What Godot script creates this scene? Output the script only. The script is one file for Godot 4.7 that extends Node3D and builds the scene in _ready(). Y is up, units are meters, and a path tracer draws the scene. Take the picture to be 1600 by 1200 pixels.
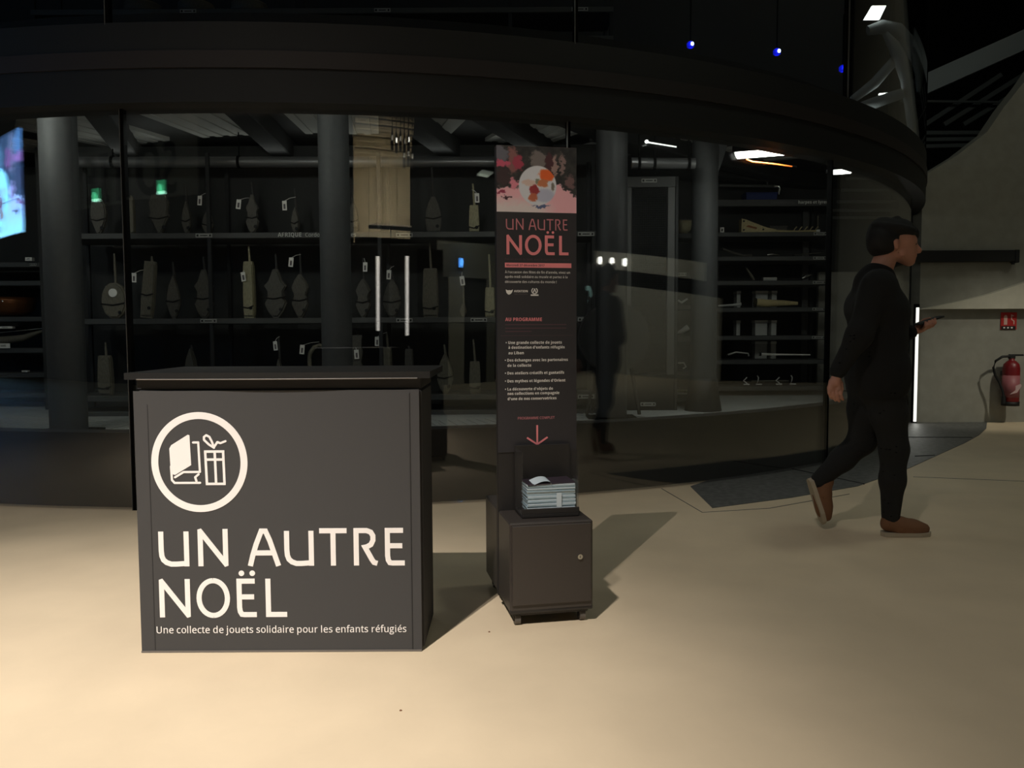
extends Node3D
# Museum hall by night: a glass storage tower, a pop-up counter and an information stand.
# x to the right, y up, the camera looks along -z; helper V(x, y, d) takes the distance d in front of the camera.

const TX := -1.9      # axis of the glass tower
const TD := 12.13
const TR := 6.95      # radius of its lower glazing
const UR := 7.08      # radius of its upper glazing and of the slab edge

var M := {}
var used := {}
var rng := RandomNumberGenerator.new()

# ------------------------------------------------------------------ helpers
func V(x: float, y: float, d: float) -> Vector3:
	return Vector3(x, y, -d)

func tower(a: float, r: float, y: float) -> Vector3:   # a in degrees from the camera-facing side, to the right
	return V(TX + r * sin(deg_to_rad(a)), y, TD - r * cos(deg_to_rad(a)))

func mat(c: Color, rough := 0.8, metal := 0.0) -> StandardMaterial3D:
	var m := StandardMaterial3D.new()
	m.albedo_color = c
	m.roughness = rough
	m.metallic = metal
	return m

func grain(m: StandardMaterial3D, freq: float, lo: float, hi: float, scale: Vector3, bump := 0.0, seed_ := 1) -> StandardMaterial3D:
	var n := FastNoiseLite.new()
	n.seed = seed_
	n.frequency = freq
	n.fractal_octaves = 5
	var t := NoiseTexture2D.new()
	t.width = 512
	t.height = 512
	t.seamless = true
	t.noise = n
	var g := Gradient.new()
	g.set_color(0, Color(lo, lo, lo))
	g.set_color(1, Color(hi, hi, hi))
	t.color_ramp = g
	m.albedo_texture = t
	m.uv1_triplanar = true
	m.uv1_world_triplanar = true
	m.uv1_scale = scale
	if bump > 0.0:
		m.heightmap_enabled = true
		m.heightmap_texture = t
		m.heightmap_scale = bump
	return m

func glow(c: Color, e: float) -> StandardMaterial3D:
	var m := mat(c, 0.6)
	m.emission_enabled = true
	m.emission = c
	m.emission_energy_multiplier = e
	return m

func numbered(called: String) -> String:
	used[called] = used.get(called, -1) + 1
	return called if used[called] == 0 else "%s_%03d" % [called, used[called]]

func thing(called: String, label: String, category: String, at := Vector3.ZERO, turn := 0.0, group := "") -> Node3D:
	var o := Node3D.new()
	o.name = numbered(called)
	add_child(o, true)
	o.position = at
	o.rotation_degrees.y = turn
	o.set_meta("label", label)
	o.set_meta("category", category)
	if group != "":
		o.set_meta("group", group)
	return o

func struct(called: String, label: String, category: String) -> Node3D:
	var o := thing(called, label, category)
	o.set_meta("kind", "structure")
	return o

func obj(called: String, mesh: Mesh, m: Material, parent: Node3D, at := Vector3.ZERO, rot := Vector3.ZERO) -> MeshInstance3D:
	var o := MeshInstance3D.new()
	o.name = called
	o.mesh = mesh
	o.material_override = m
	parent.add_child(o, true)
	o.position = at
	o.rotation_degrees = rot
	return o

func newst() -> SurfaceTool:
	var st := SurfaceTool.new()
	st.begin(Mesh.PRIMITIVE_TRIANGLES)
	return st

func done(st: SurfaceTool) -> ArrayMesh:
	st.generate_normals()
	return st.commit()

func tri(st: SurfaceTool, a: Vector3, b: Vector3, c: Vector3, out: Vector3) -> void:
	if (a - c).cross(a - b).dot(out) < 0.0:
		var k := b
		b = c
		c = k
	for p: Vector3 in [a, b, c]:
		st.add_vertex(p)

func quad(st: SurfaceTool, a: Vector3, b: Vector3, c: Vector3, d: Vector3, out: Vector3) -> void:
	tri(st, a, b, c, out)
	tri(st, a, c, d, out)

# box with chamfered edges, centred on c
func add_box(st: SurfaceTool, c: Vector3, s: Vector3, bev := 0.004) -> void:
	st.set_smooth_group(-1)
	var h := s / 2.0
	var b := minf(bev, minf(h.x, minf(h.y, h.z)) * 0.45)
	var ax: Array[Vector3] = [Vector3.RIGHT, Vector3.UP, Vector3.BACK]
	for i in 3:
		var j := (i + 1) % 3
		var k := (i + 2) % 3
		for s1: float in [-1.0, 1.0]:
			var n := ax[i] * s1
			var o := c + n * h[i]
			var u := ax[j] * (h[j] - b)
			var w := ax[k] * (h[k] - b)
			quad(st, o - u - w, o + u - w, o + u + w, o - u + w, n)
			if b <= 0.0:
				continue
			for s2: float in [-1.0, 1.0]:      # edge between faces i and j
				var n2 := ax[j] * s2
				var e1 := c + n * h[i] + n2 * (h[j] - b)
				var e2 := c + n * (h[i] - b) + n2 * h[j]
				quad(st, e1 - w, e1 + w, e2 + w, e2 - w, n + n2)
				if i == 0:
					for s3: float in [-1.0, 1.0]:
						var n3 := ax[k] * s3
						tri(st, c + n * h[i] + n2 * (h[j] - b) + n3 * (h[k] - b), c + n * (h[i] - b) + n2 * h[j] + n3 * (h[k] - b), c + n * (h[i] - b) + n2 * (h[j] - b) + n3 * h[k], n + n2 + n3)

func box(s: Vector3, bev := 0.004, c := Vector3.ZERO) -> ArrayMesh:
	var st := newst()
	add_box(st, c, s, bev)
	return done(st)

# tube along a path, one radius per point
func add_tube(st: SurfaceTool, path: Array, radii: Array, sides := 10) -> void:
	st.set_smooth_group(1)
	var rings := []
	var ref := Vector3.UP
	for i in path.size():
		var p: Vector3 = path[i]
		var t: Vector3 = (path[mini(i + 1, path.size() - 1)] - path[maxi(i - 1, 0)]).normalized()
		if absf(t.dot(ref)) > 0.95:
			ref = Vector3.RIGHT if absf(t.x) < 0.9 else Vector3.BACK
		var u := t.cross(ref).normalized()
		var w := t.cross(u).normalized()
		var ring := []
		var r: float = radii[mini(i, radii.size() - 1)]
		for k in sides:
			var a := TAU * k / sides
			ring.append(p + (u * cos(a) + w * sin(a)) * r)
		rings.append(ring)
	for i in path.size() - 1:
		var mid: Vector3 = (path[i] + path[i + 1]) / 2.0
		for k in sides:
			var k2 := (k + 1) % sides
			var q: Vector3 = (rings[i][k] + rings[i + 1][k2]) / 2.0
			quad(st, rings[i][k], rings[i][k2], rings[i + 1][k2], rings[i + 1][k], q - mid)
	st.set_smooth_group(-1)
	for e: int in [0, path.size() - 1]:
		var outd: Vector3 = (path[0] - path[1]) if e == 0 else (path[e] - path[e - 1])
		for k in sides:
			tri(st, path[e], rings[e][k], rings[e][(k + 1) % sides], outd)

func tube(path: Array, radii: Array, sides := 10) -> ArrayMesh:
	var st := newst()
	add_tube(st, path, radii, sides)
	return done(st)

# profile of (radius, height) points from the bottom up
func lathe(profile: Array, segs := 24) -> ArrayMesh:
	var st := newst()
	st.set_smooth_group(1)
	for i in profile.size() - 1:
		var a: Vector2 = profile[i]
		var b: Vector2 = profile[i + 1]
		for k in segs:
			var t0 := TAU * k / segs
			var t1 := TAU * (k + 1) / segs
			var e0 := Vector3(cos(t0), 0, sin(t0))
			var e1 := Vector3(cos(t1), 0, sin(t1))
			var o := (e0 + e1) * (b.y - a.y) - Vector3.UP * (b.x - a.x)
			quad(st, e0 * a.x + Vector3.UP * a.y, e1 * a.x + Vector3.UP * a.y, e1 * b.x + Vector3.UP * b.y, e0 * b.x + Vector3.UP * b.y, o)
	return done(st)

# outline in the xy plane given a thickness from z0 to z1
func add_plate(st: SurfaceTool, poly: PackedVector2Array, z0: float, z1: float) -> void:
	st.set_smooth_group(-1)
	var idx := Geometry2D.triangulate_polygon(poly)
	for i in range(0, idx.size(), 3):
		for e: Array in [[z0, Vector3.FORWARD], [z1, Vector3.BACK]]:
			var z: float = e[0]
			var n: Vector3 = e[1]
			tri(st, Vector3(poly[idx[i]].x, poly[idx[i]].y, z), Vector3(poly[idx[i + 1]].x, poly[idx[i + 1]].y, z), Vector3(poly[idx[i + 2]].x, poly[idx[i + 2]].y, z), n)
	var ccw := not Geometry2D.is_polygon_clockwise(poly)
	for i in poly.size():
		var a := poly[i]
		var b := poly[(i + 1) % poly.size()]
		var n2 := Vector2(b.y - a.y, a.x - b.x) * (1.0 if ccw else -1.0)
		quad(st, Vector3(a.x, a.y, z0), Vector3(b.x, b.y, z0), Vector3(b.x, b.y, z1), Vector3(a.x, a.y, z1), Vector3(n2.x, n2.y, 0))

func plate(poly: PackedVector2Array, z0: float, z1: float) -> ArrayMesh:
	var st := newst()
	add_plate(st, poly, z0, z1)
	return done(st)

# strokes of one width, as raised print
func add_strokes(st: SurfaceTool, paths: Array, w: float, z0: float, z1: float, round_ends := false) -> void:
	var lift := 0.0
	for p: PackedVector2Array in paths:
		lift += 0.00025
		for poly: PackedVector2Array in Geometry2D.offset_polyline(p * Transform2D().scaled(Vector2(1000, 1000)), w * 500.0, Geometry2D.JOIN_MITER if not round_ends else Geometry2D.JOIN_ROUND, Geometry2D.END_ROUND if round_ends else Geometry2D.END_BUTT):
			if not Geometry2D.is_polygon_clockwise(poly):
				add_plate(st, poly * Transform2D().scaled(Vector2(0.001, 0.001)), z0, z1 + lift)

func arc2(c: Vector2, rx: float, ry: float, a0: float, a1: float, n := 20) -> PackedVector2Array:
	var p := PackedVector2Array()
	for i in n + 1:
		var a := deg_to_rad(lerpf(a0, a1, float(i) / n))
		p.append(c + Vector2(cos(a) * rx, sin(a) * ry))
	return p

func disc(c: Vector2, r: float, z0: float, z1: float, st: SurfaceTool, n := 24) -> void:
	var p := arc2(c, r, r, 0, 360, n)
	p.remove_at(p.size() - 1)
	add_plate(st, p, z0, z1)

# capital letters of the campaign's lettering, in a unit-high box of width 1
func letter(ch: String) -> Array:
	match ch:
		"U": return [PackedVector2Array([Vector2(0, 1), Vector2(0.0, 0.42), Vector2(0.02, 0.25), Vector2(0.08, 0.13), Vector2(0.2, 0.05), Vector2(0.38, 0.0), Vector2(0.6, 0.0), Vector2(1, 0.02)]), PackedVector2Array([Vector2(1, 1), Vector2(1, -0.07)])]
		"N": return [PackedVector2Array([Vector2(0, -0.07), Vector2(0, 1), Vector2(1, 0), Vector2(1, 1.07)])]
		"A": return [PackedVector2Array([Vector2(-0.04, -0.07), Vector2(0.06, 0.25), Vector2(0.2, 0.6), Vector2(0.4, 1.0), Vector2(0.56, 1.0), Vector2(0.72, 0.7), Vector2(1.03, -0.07)]), PackedVector2Array([Vector2(0.08, 0.33), Vector2(0.84, 0.33)])]
		"T": return [PackedVector2Array([Vector2(-0.06, 1), Vector2(1.06, 1)]), PackedVector2Array([Vector2(0.5, 1), Vector2(0.5, -0.07)])]
		"R": return [PackedVector2Array([Vector2(0, -0.07), Vector2(0, 1), Vector2(0.5, 1), Vector2(0.7, 0.95), Vector2(0.8, 0.84), Vector2(0.8, 0.7), Vector2(0.7, 0.57), Vector2(0.5, 0.5), Vector2(0.42, 0.49), Vector2(0.75, 0.1), Vector2(0.84, 0.02), Vector2(1.0, -0.01)])]
		"E": return [PackedVector2Array([Vector2(0.98, 1), Vector2(0, 1), Vector2(0, 0.22), Vector2(0.04, 0.09), Vector2(0.14, 0.01), Vector2(0.3, 0), Vector2(1.06, 0)]), PackedVector2Array([Vector2(0, 0.53), Vector2(0.92, 0.53)])]
		"O": return [arc2(Vector2(0.5, 0.5), 0.5, 0.52, -90, 90, 18), arc2(Vector2(0.5, 0.5), 0.5, 0.52, 90, 270, 18)]
		"L": return [PackedVector2Array([Vector2(0, 1.07), Vector2(0, 0), Vector2(1.06, 0)])]
	return []

# letters given as [char, left, right], each a part of its own; the stroke's centre line runs half a stroke inside
func lettering(parent: Node3D, m: Material, spec: Array, y0: float, y1: float, w: float, z0: float, z1: float, dots: Array, dot_r: float) -> void:
	for e: Array in spec:
		var st := newst()
		var x0: float = e[1] + w / 2
		var sx: float = e[2] - w / 2 - x0
		var base := y0 + w / 2
		var sy := y1 - w / 2 - base
		var out := []
		for p: PackedVector2Array in letter(e[0]):
			var q := PackedVector2Array()
			for v in p:
				q.append(Vector2(x0 + v.x * sx, base + v.y * sy))
			out.append(q)
		add_strokes(st, out, w, z0, z1)
		var o := obj("letter", done(st), m, parent)
		if e[0] == "E":
			for c: Vector2 in dots:
				var sd := newst()
				disc(c, dot_r, z0, z1, sd, 16)
				obj("letter_dot", done(sd), m, o)

var fonts := {}
func font(bold: bool) -> Font:
	if not fonts.has(bold):
		var f := SystemFont.new()
		f.font_names = PackedStringArray(["Droid Sans"])
		f.font_weight = 700 if bold else 400
		fonts[bold] = f
	return fonts[bold]

# a line of text as thin print; left end of its baseline at "at", fitted to width w
func text(called: String, s: String, w: float, at: Vector3, m: Material, parent: Node3D, bold := false, most_high := 0.0) -> MeshInstance3D:
	var t := TextMesh.new()
	t.font = font(bold)
	t.text = s
	t.font_size = 48
	t.pixel_size = 0.001
	t.depth = 0.0
	t.horizontal_alignment = HORIZONTAL_ALIGNMENT_LEFT
	var bb := t.get_aabb()
	var k := w / maxf(bb.size.x, 0.0001)
	t.pixel_size = 0.001 * k
	t.depth = 0.0008
	bb = t.get_aabb()
	var o := obj(called, t, m, parent, at)
	o.position -= Vector3(bb.position.x, 0, 0)
	if most_high > 0.0 and bb.size.y > most_high:
		o.scale.y = most_high / bb.size.y
	o.position.y -= (bb.position.y + bb.size.y / 2.0) * o.scale.y
	return o

# solid sector of a ring round the tower's axis, angles in degrees
func add_sector(st: SurfaceTool, r0: float, r1: float, y0: float, y1: float, a0: float, a1: float, n: int) -> void:
	for i in n:
		var b0 := lerpf(a0, a1, float(i) / n)
		var b1 := lerpf(a0, a1, float(i + 1) / n)
		var outd := tower((b0 + b1) / 2, 1, 0) - tower(0, 0, 0)
		st.set_smooth_group(1)
		quad(st, tower(b0, r1, y0), tower(b1, r1, y0), tower(b1, r1, y1), tower(b0, r1, y1), outd)
		st.set_smooth_group(2)
		quad(st, tower(b0, r0, y0), tower(b1, r0, y0), tower(b1, r0, y1), tower(b0, r0, y1), -outd)
		st.set_smooth_group(-1)
		quad(st, tower(b0, r0, y1), tower(b1, r0, y1), tower(b1, r1, y1), tower(b0, r1, y1), Vector3.UP)
		quad(st, tower(b0, r0, y0), tower(b1, r0, y0), tower(b1, r1, y0), tower(b0, r1, y0), Vector3.DOWN)
		for e in 2:
			if (i == 0 and e == 0) or (i == n - 1 and e == 1):
				var b := b0 if e == 0 else b1
				var s := (tower(b + (-1.0 if e == 0 else 1.0), r1, 0) - tower(b, r1, 0))
				quad(st, tower(b, r0, y0), tower(b, r1, y0), tower(b, r1, y1), tower(b, r0, y1), s)

func sector(r0: float, r1: float, y0: float, y1: float, a0: float, a1: float, n := 24) -> ArrayMesh:
	var st := newst()
	add_sector(st, r0, r1, y0, y1, a0, a1, n)
	return done(st)

# ---- smooth bodies: distance to tapered capsules, joined smoothly and meshed as surface nets
func nets(st: SurfaceTool, bones: Array, cell: float, k: float) -> void:
	var lo := Vector3.INF
	var hi := -Vector3.INF
	for b: Array in bones:
		var r := maxf(b[2], b[3]) + k + cell * 2.0
		for p: Vector3 in [b[0], b[1]]:
			lo = lo.min(p - Vector3.ONE * r)
			hi = hi.max(p + Vector3.ONE * r)
	var nx := int((hi.x - lo.x) / cell) + 2
	var ny := int((hi.y - lo.y) / cell) + 2
	var nz := int((hi.z - lo.z) / cell) + 2
	var f := PackedFloat32Array()
	f.resize(nx * ny * nz)
	f.fill(1.0)
	for b: Array in bones:
		var a: Vector3 = b[0]
		var e: Vector3 = b[1]
		var ra: float = b[2]
		var rb: float = b[3]
		var m := maxf(ra, rb) + k + cell * 1.5
		var l := ((a.min(e) - Vector3.ONE * m - lo) / cell).floor()
		var h := ((a.max(e) + Vector3.ONE * m - lo) / cell).ceil()
		var ab := e - a
		var len2 := maxf(ab.length_squared(), 1e-8)
		for z in range(maxi(int(l.z), 0), mini(int(h.z), nz - 1) + 1):
			for y in range(maxi(int(l.y), 0), mini(int(h.y), ny - 1) + 1):
				var row := (z * ny + y) * nx
				for x in range(maxi(int(l.x), 0), mini(int(h.x), nx - 1) + 1):
					var p := Vector3(lo.x + x * cell, lo.y + y * cell, lo.z + z * cell) - a
					var t := clampf(p.dot(ab) / len2, 0.0, 1.0)
					var d := (p - ab * t).length() - lerpf(ra, rb, t)
					var g := f[row + x]
					var q := maxf(k - absf(g - d), 0.0) / k
					f[row + x] = minf(g, d) - q * q * k * 0.25
	var vid := {}
	var pos: Array[Vector3] = []
	var sy := nx
	var sz := nx * ny
	var corner := [0, 1, sy, sy + 1, sz, sz + 1, sz + sy, sz + sy + 1]
	var edges := [[0, 1], [2, 3], [4, 5], [6, 7], [0, 2], [1, 3], [4, 6], [5, 7], [0, 4], [1, 5], [2, 6], [3, 7]]
	for z in nz - 1:
		for y in ny - 1:
			for x in nx - 1:
				var at := z * sz + y * sy + x
				var c0 := f[at]
				if c0 > cell * 2.0 or c0 < -cell * 2.0:
					continue
				var inside := 0
				for o: int in corner:
					if f[at + o] < 0.0:
						inside += 1
				if inside == 0 or inside == 8:
					continue
				var sum := Vector3.ZERO
				var n := 0
				for ed: Array in edges:
					var i0: int = ed[0]
					var i1: int = ed[1]
					var f0 := f[at + corner[i0]]
					var f1 := f[at + corner[i1]]
					if (f0 < 0.0) != (f1 < 0.0):
						var t := f0 / (f0 - f1)
						var p0 := Vector3(i0 & 1, (i0 >> 1) & 1, i0 >> 2)
						var p1 := Vector3(i1 & 1, (i1 >> 1) & 1, i1 >> 2)
						sum += p0.lerp(p1, t)
						n += 1
				vid[at] = pos.size()
				pos.append(lo + (Vector3(x, y, z) + sum / n) * cell)
	st.set_smooth_group(1)
	for at: int in vid:
		var x := at % nx
		var y := (at / nx) % ny
		var z := at / sz
		var here := f[at]
		for ax in 3:
			var step: int = [1, sy, sz][ax]
			if at + step >= f.size():
				continue
			var there := f[at + step]
			if (here < 0.0) == (there < 0.0):
				continue
			var u: int = [sy, sz, 1][ax]
			var w: int = [sz, 1, sy][ax]
			if not (vid.has(at - u) and vid.has(at - w) and vid.has(at - u - w)):
				continue
			var outd := Vector3(1 if ax == 0 else 0, 1 if ax == 1 else 0, 1 if ax == 2 else 0) * (1.0 if here < 0.0 else -1.0)
			quad(st, pos[vid[at]], pos[vid[at - u]], pos[vid[at - u - w]], pos[vid[at - w]], outd)

func lamp_omni(parent: Node3D, at: Vector3, c: Color, e: float, size := 0.05) -> OmniLight3D:
	var l := OmniLight3D.new()
	l.name = "lamp_light"
	l.light_color = c
	l.light_energy = e
	l.light_size = size
	l.omni_range = 40.0
	l.omni_attenuation = 2.0
	l.shadow_enabled = true
	parent.add_child(l, true)
	l.position = at
	return l

func lamp_spot(parent: Node3D, at: Vector3, aim: Vector3, c: Color, e: float, angle: float, size := 0.04) -> SpotLight3D:
	var l := SpotLight3D.new()
	l.name = "lamp_light"
	l.light_color = c
	l.light_energy = e
	l.light_size = size
	l.spot_range = 60.0
	l.spot_attenuation = 2.0
	l.spot_angle = angle
	l.spot_angle_attenuation = 1.0
	l.shadow_enabled = true
	parent.add_child(l, true)
	l.look_at_from_position(at, aim, Vector3.UP if absf((aim - at).normalized().y) < 0.98 else Vector3.RIGHT)
	return l

func lamp_area(parent: Node3D, at: Vector3, aim: Vector3, size: Vector2, c: Color, e: float) -> AreaLight3D:
	var l := AreaLight3D.new()
	l.name = "lamp_light"
	l.light_color = c
	l.light_energy = e
	l.area_size = size
	l.area_range = 60.0
	l.area_attenuation = 2.0
	l.shadow_enabled = true
	parent.add_child(l, true)
	l.look_at_from_position(at, aim, Vector3.UP if absf((aim - at).normalized().y) < 0.98 else Vector3.RIGHT)
	return l

# ------------------------------------------------------------------ scene
func _ready() -> void:
	rng.seed = 7
	var cam := Camera3D.new()
	cam.name = "camera"
	cam.fov = 49.73
	cam.near = 0.05
	cam.far = 200.0
	add_child(cam)
	cam.position = Vector3(0, 1.12, 0)
	cam.rotation_degrees = Vector3(-3.62, 0, -0.3)
	cam.current = true

	var env := Environment.new()
	env.background_mode = Environment.BG_COLOR
	env.background_color = Color(0.0, 0.0, 0.0)
	env.tonemap_mode = Environment.TONE_MAPPER_LINEAR
	env.tonemap_exposure = 1.0
	env.sdfgi_enabled = true
	env.ssao_enabled = true
	env.ssil_enabled = true
	var we := WorldEnvironment.new()
	we.name = "environment"
	we.environment = env
	add_child(we)

	make_materials()
	hall_lights()
	setting()
	tower_shell()
	tower_store()
	lobby_behind()
	counter()
	stand()
	person()
	wall_things()

func make_materials() -> void:
	M.floor = grain(mat(Color(0.90, 0.818, 0.695), 0.62), 0.006, 0.93, 1.0, Vector3(0.35, 0.35, 0.35), 0.0, 3)
	M.stone = grain(mat(Color(0.46, 0.46, 0.45), 0.55), 0.03, 0.7, 1.0, Vector3(0.9, 0.9, 0.9), 0.0, 5)
	M.ceiling = mat(Color(0.10, 0.10, 0.10), 0.9)
	M.wall_dark = grain(mat(Color(0.13, 0.13, 0.13), 0.9), 0.02, 0.8, 1.0, Vector3.ONE * 0.5)
	M.wall_grey = grain(mat(Color(0.60, 0.59, 0.55), 0.85), 0.02, 0.92, 1.0, Vector3.ONE * 0.5, 0.1, 9)
	M.wall_pale = grain(mat(Color(0.80, 0.78, 0.72), 0.8), 0.02, 0.94, 1.0, Vector3.ONE * 0.5, 0.1, 10)
	M.cream = grain(mat(Color(0.90, 0.84, 0.70), 0.7), 0.02, 0.9, 1.0, Vector3.ONE * 0.4, 0.0, 11)
	M.slab = mat(Color(0.055, 0.055, 0.055), 0.6)
	M.slab_trim = mat(Color(0.14, 0.115, 0.11), 0.55)
	M.plinth = mat(Color(0.06, 0.055, 0.055), 0.5)
	M.frame = mat(Color(0.02, 0.02, 0.02), 0.95)
	M.frame.metallic_specular = 0.2
	M.frame_edge = mat(Color(0.40, 0.40, 0.39), 0.5, 0.3)
	var g := mat(Color(0.03, 0.035, 0.035, 0.06), 0.0)
	g.transparency = BaseMaterial3D.TRANSPARENCY_ALPHA
	M.glass = g
	var ac := mat(Color(0.5, 0.5, 0.5, 0.04), 0.02)
	ac.transparency = BaseMaterial3D.TRANSPARENCY_ALPHA
	M.acrylic = ac
	M.column = grain(mat(Color(0.24, 0.245, 0.245), 0.7), 0.03, 0.85, 1.0, Vector3.ONE, 0.0, 12)
	M.column_dark = mat(Color(0.14, 0.14, 0.14), 0.6)
	M.rib_floor = grain(mat(Color(0.66, 0.67, 0.655), 0.7), 0.03, 0.85, 1.0, Vector3.ONE, 0.0, 13)
	M.rack = mat(Color(0.27, 0.27, 0.262), 0.6)
	M.rack_dark = mat(Color(0.11, 0.11, 0.11), 0.7)
	M.back_panel = mat(Color(0.19, 0.19, 0.185), 0.9)
	M.sheet = mat(Color(0.62, 0.62, 0.60), 0.6)
	M.plate = mat(Color(0.62, 0.62, 0.60), 0.6)
	M.ink = mat(Color(0.08, 0.08, 0.08), 0.8)
	M.tag = mat(Color(0.90, 0.89, 0.86), 0.8)
	M.twine = mat(Color(0.12, 0.11, 0.10), 0.9)
	M.print_grey = mat(Color(0.72, 0.72, 0.70), 0.7)
	M.wood_dim = grain(mat(Color(0.37, 0.355, 0.32), 0.7), 0.03, 0.7, 1.0, Vector3(6, 1.5, 6), 0.1, 21)
	M.wood_mid = grain(mat(Color(0.48, 0.455, 0.39), 0.7), 0.03, 0.7, 1.0, Vector3(6, 1.5, 6), 0.1, 22)
	M.wood_pale = grain(mat(Color(0.66, 0.63, 0.50), 0.65), 0.03, 0.75, 1.0, Vector3(6, 1.5, 6), 0.1, 23)
	M.wood_gold = grain(mat(Color(0.82, 0.75, 0.55), 0.55), 0.03, 0.75, 1.0, Vector3(2, 6, 6), 0.1, 24)
	M.hide = grain(mat(Color(0.27, 0.26, 0.25), 0.85), 0.04, 0.6, 1.0, Vector3.ONE * 3.0, 0.2, 25)
	M.copper = mat(Color(0.45, 0.27, 0.14), 0.4, 0.6)
	M.pipe = mat(Color(0.42, 0.42, 0.42), 0.35, 0.5)
	M.blue_box = mat(Color(0.10, 0.16, 0.38), 0.6)
	M.box_pale = mat(Color(0.72, 0.72, 0.70), 0.7)
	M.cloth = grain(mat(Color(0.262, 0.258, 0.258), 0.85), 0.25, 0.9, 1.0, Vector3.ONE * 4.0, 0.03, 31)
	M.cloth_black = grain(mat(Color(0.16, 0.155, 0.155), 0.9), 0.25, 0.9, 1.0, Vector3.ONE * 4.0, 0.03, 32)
	M.worktop = mat(Color(0.065, 0.065, 0.065), 0.5)
	M.edge_band = mat(Color(0.42, 0.40, 0.38), 0.4)
	M.white_print = mat(Color(0.95, 0.93, 0.92), 0.7)
	M.cabinet = grain(mat(Color(0.245, 0.222, 0.208), 0.42), 0.15, 0.92, 1.0, Vector3.ONE * 3.0, 0.0, 33)
	M.cabinet_dark = mat(Color(0.15, 0.14, 0.135), 0.5)
	M.board = mat(Color(0.190, 0.182, 0.195), 0.6)
	M.pink = mat(Color(0.95, 0.56, 0.58), 0.7)
	M.pink_soft = mat(Color(0.80, 0.50, 0.53), 0.7)
	M.pink_dim = mat(Color(0.34, 0.24, 0.27), 0.7)
	M.poster_white = mat(Color(0.93, 0.92, 0.90), 0.7)
	M.poster_grey = mat(Color(0.40, 0.37, 0.38), 0.7)
	M.steel = mat(Color(0.80, 0.80, 0.78), 0.25, 1.0)
	M.rubber = mat(Color(0.07, 0.07, 0.07), 0.7)
	M.caster = mat(Color(0.36, 0.34, 0.32), 0.45)
	M.leaflet = mat(Color(0.63, 0.71, 0.75), 0.6)
	M.leaflet_pale = mat(Color(0.78, 0.83, 0.86), 0.6)
	M.leaflet_dark = mat(Color(0.22, 0.18, 0.22), 0.5)
	M.skin = mat(Color(0.74, 0.53, 0.45), 0.55)
	M.skin.subsurf_scatter_enabled = true
	M.skin.subsurf_scatter_strength = 0.15
	M.hair = grain(mat(Color(0.085, 0.07, 0.06), 0.7), 0.1, 0.5, 1.0, Vector3(20, 4, 20), 0.3, 41)
	M.sweater = grain(mat(Color(0.085, 0.085, 0.085), 0.95), 0.2, 0.75, 1.0, Vector3.ONE * 5.0, 0.1, 42)
	M.trousers = grain(mat(Color(0.11, 0.11, 0.11), 0.9), 0.2, 0.8, 1.0, Vector3.ONE * 5.0, 0.05, 43)
	M.suede = grain(mat(Color(0.52, 0.36, 0.25), 0.8), 0.15, 0.85, 1.0, Vector3.ONE * 5.0, 0.05, 44)
	M.sole = mat(Color(0.68, 0.63, 0.55), 0.7)
	M.red = mat(Color(0.47, 0.08, 0.10), 0.4)
	M.sign_red = mat(Color(0.72, 0.13, 0.12), 0.6)
	M.black = mat(Color(0.05, 0.05, 0.05), 0.6)
	M.beam = mat(Color(0.78, 0.82, 0.84), 0.7)
	M.beam_dim = mat(Color(0.42, 0.44, 0.445), 0.8)

# ---- the hall's spotlights and added fill panels, under the high ceiling behind and above the camera
func hall_lights() -> void:
	var warm := Color(1.0, 0.972, 0.94)
	var spots := [["black ceiling spotlight aimed at the counter from high behind the viewer", Vector3(-2.8, 9.0, 3.06), V(-1.75, 0, 1.6), 150.0, 16.0], ["black ceiling spotlight with the wider beam beside the counter spotlight", Vector3(-2.65, 9.0, 3.12), V(-1.5, 0, 2.3), 29.0, 26.0]]
	for s: Array in spots:
		var at: Vector3 = s[1]
		var t := thing("ceiling_spotlight", s[0], "spotlight", at)
		obj("housing", lathe([Vector2(0.0, 0.05), Vector2(0.05, 0.05), Vector2(0.055, 0.06), Vector2(0.06, 0.32), Vector2(0.0, 0.33)], 16), M.black, t)
		obj("lens", lathe([Vector2(0.0, 0.045), Vector2(0.045, 0.045), Vector2(0.045, 0.05), Vector2(0.0, 0.05)], 16), glow(warm, 6.0), t)
		obj("bracket", tube([Vector3(0, 0.3, 0), Vector3(0, 0.62, 0)], [0.012], 8), M.black, t)
		lamp_spot(t, at, s[2], warm, s[3], s[4], 0.03)
	# unseen soft panels added as dim fill for the hall
	var cool := Color(0.97, 1.0, 0.93)
	for p: Array in [[Vector3(4.6, 8.9, -5.0), 4.4, "square unseen fill panel added above the walking person"], [Vector3(6.5, 8.9, 2.5), 3.0, "square unseen fill panel added over the ramp wall"], [Vector3(-5.5, 8.9, 1.0), 1.5, "square unseen fill panel added over the video wall end of the hall"]]:
		var at: Vector3 = p[0]
		var t := thing("fill_light_panel", p[2], "light", at)
		obj("frame", box(Vector3(1.3, 0.06, 1.3), 0.01, Vector3(0, 0.05, 0)), M.black, t)
		obj("diffuser", box(Vector3(1.2, 0.02, 1.2), 0.004, Vector3(0, 0.015, 0)), glow(cool, 0.6), t)
		lamp_area(t, at, at + Vector3.DOWN, Vector2(1.2, 1.2), cool, p[1])

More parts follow.
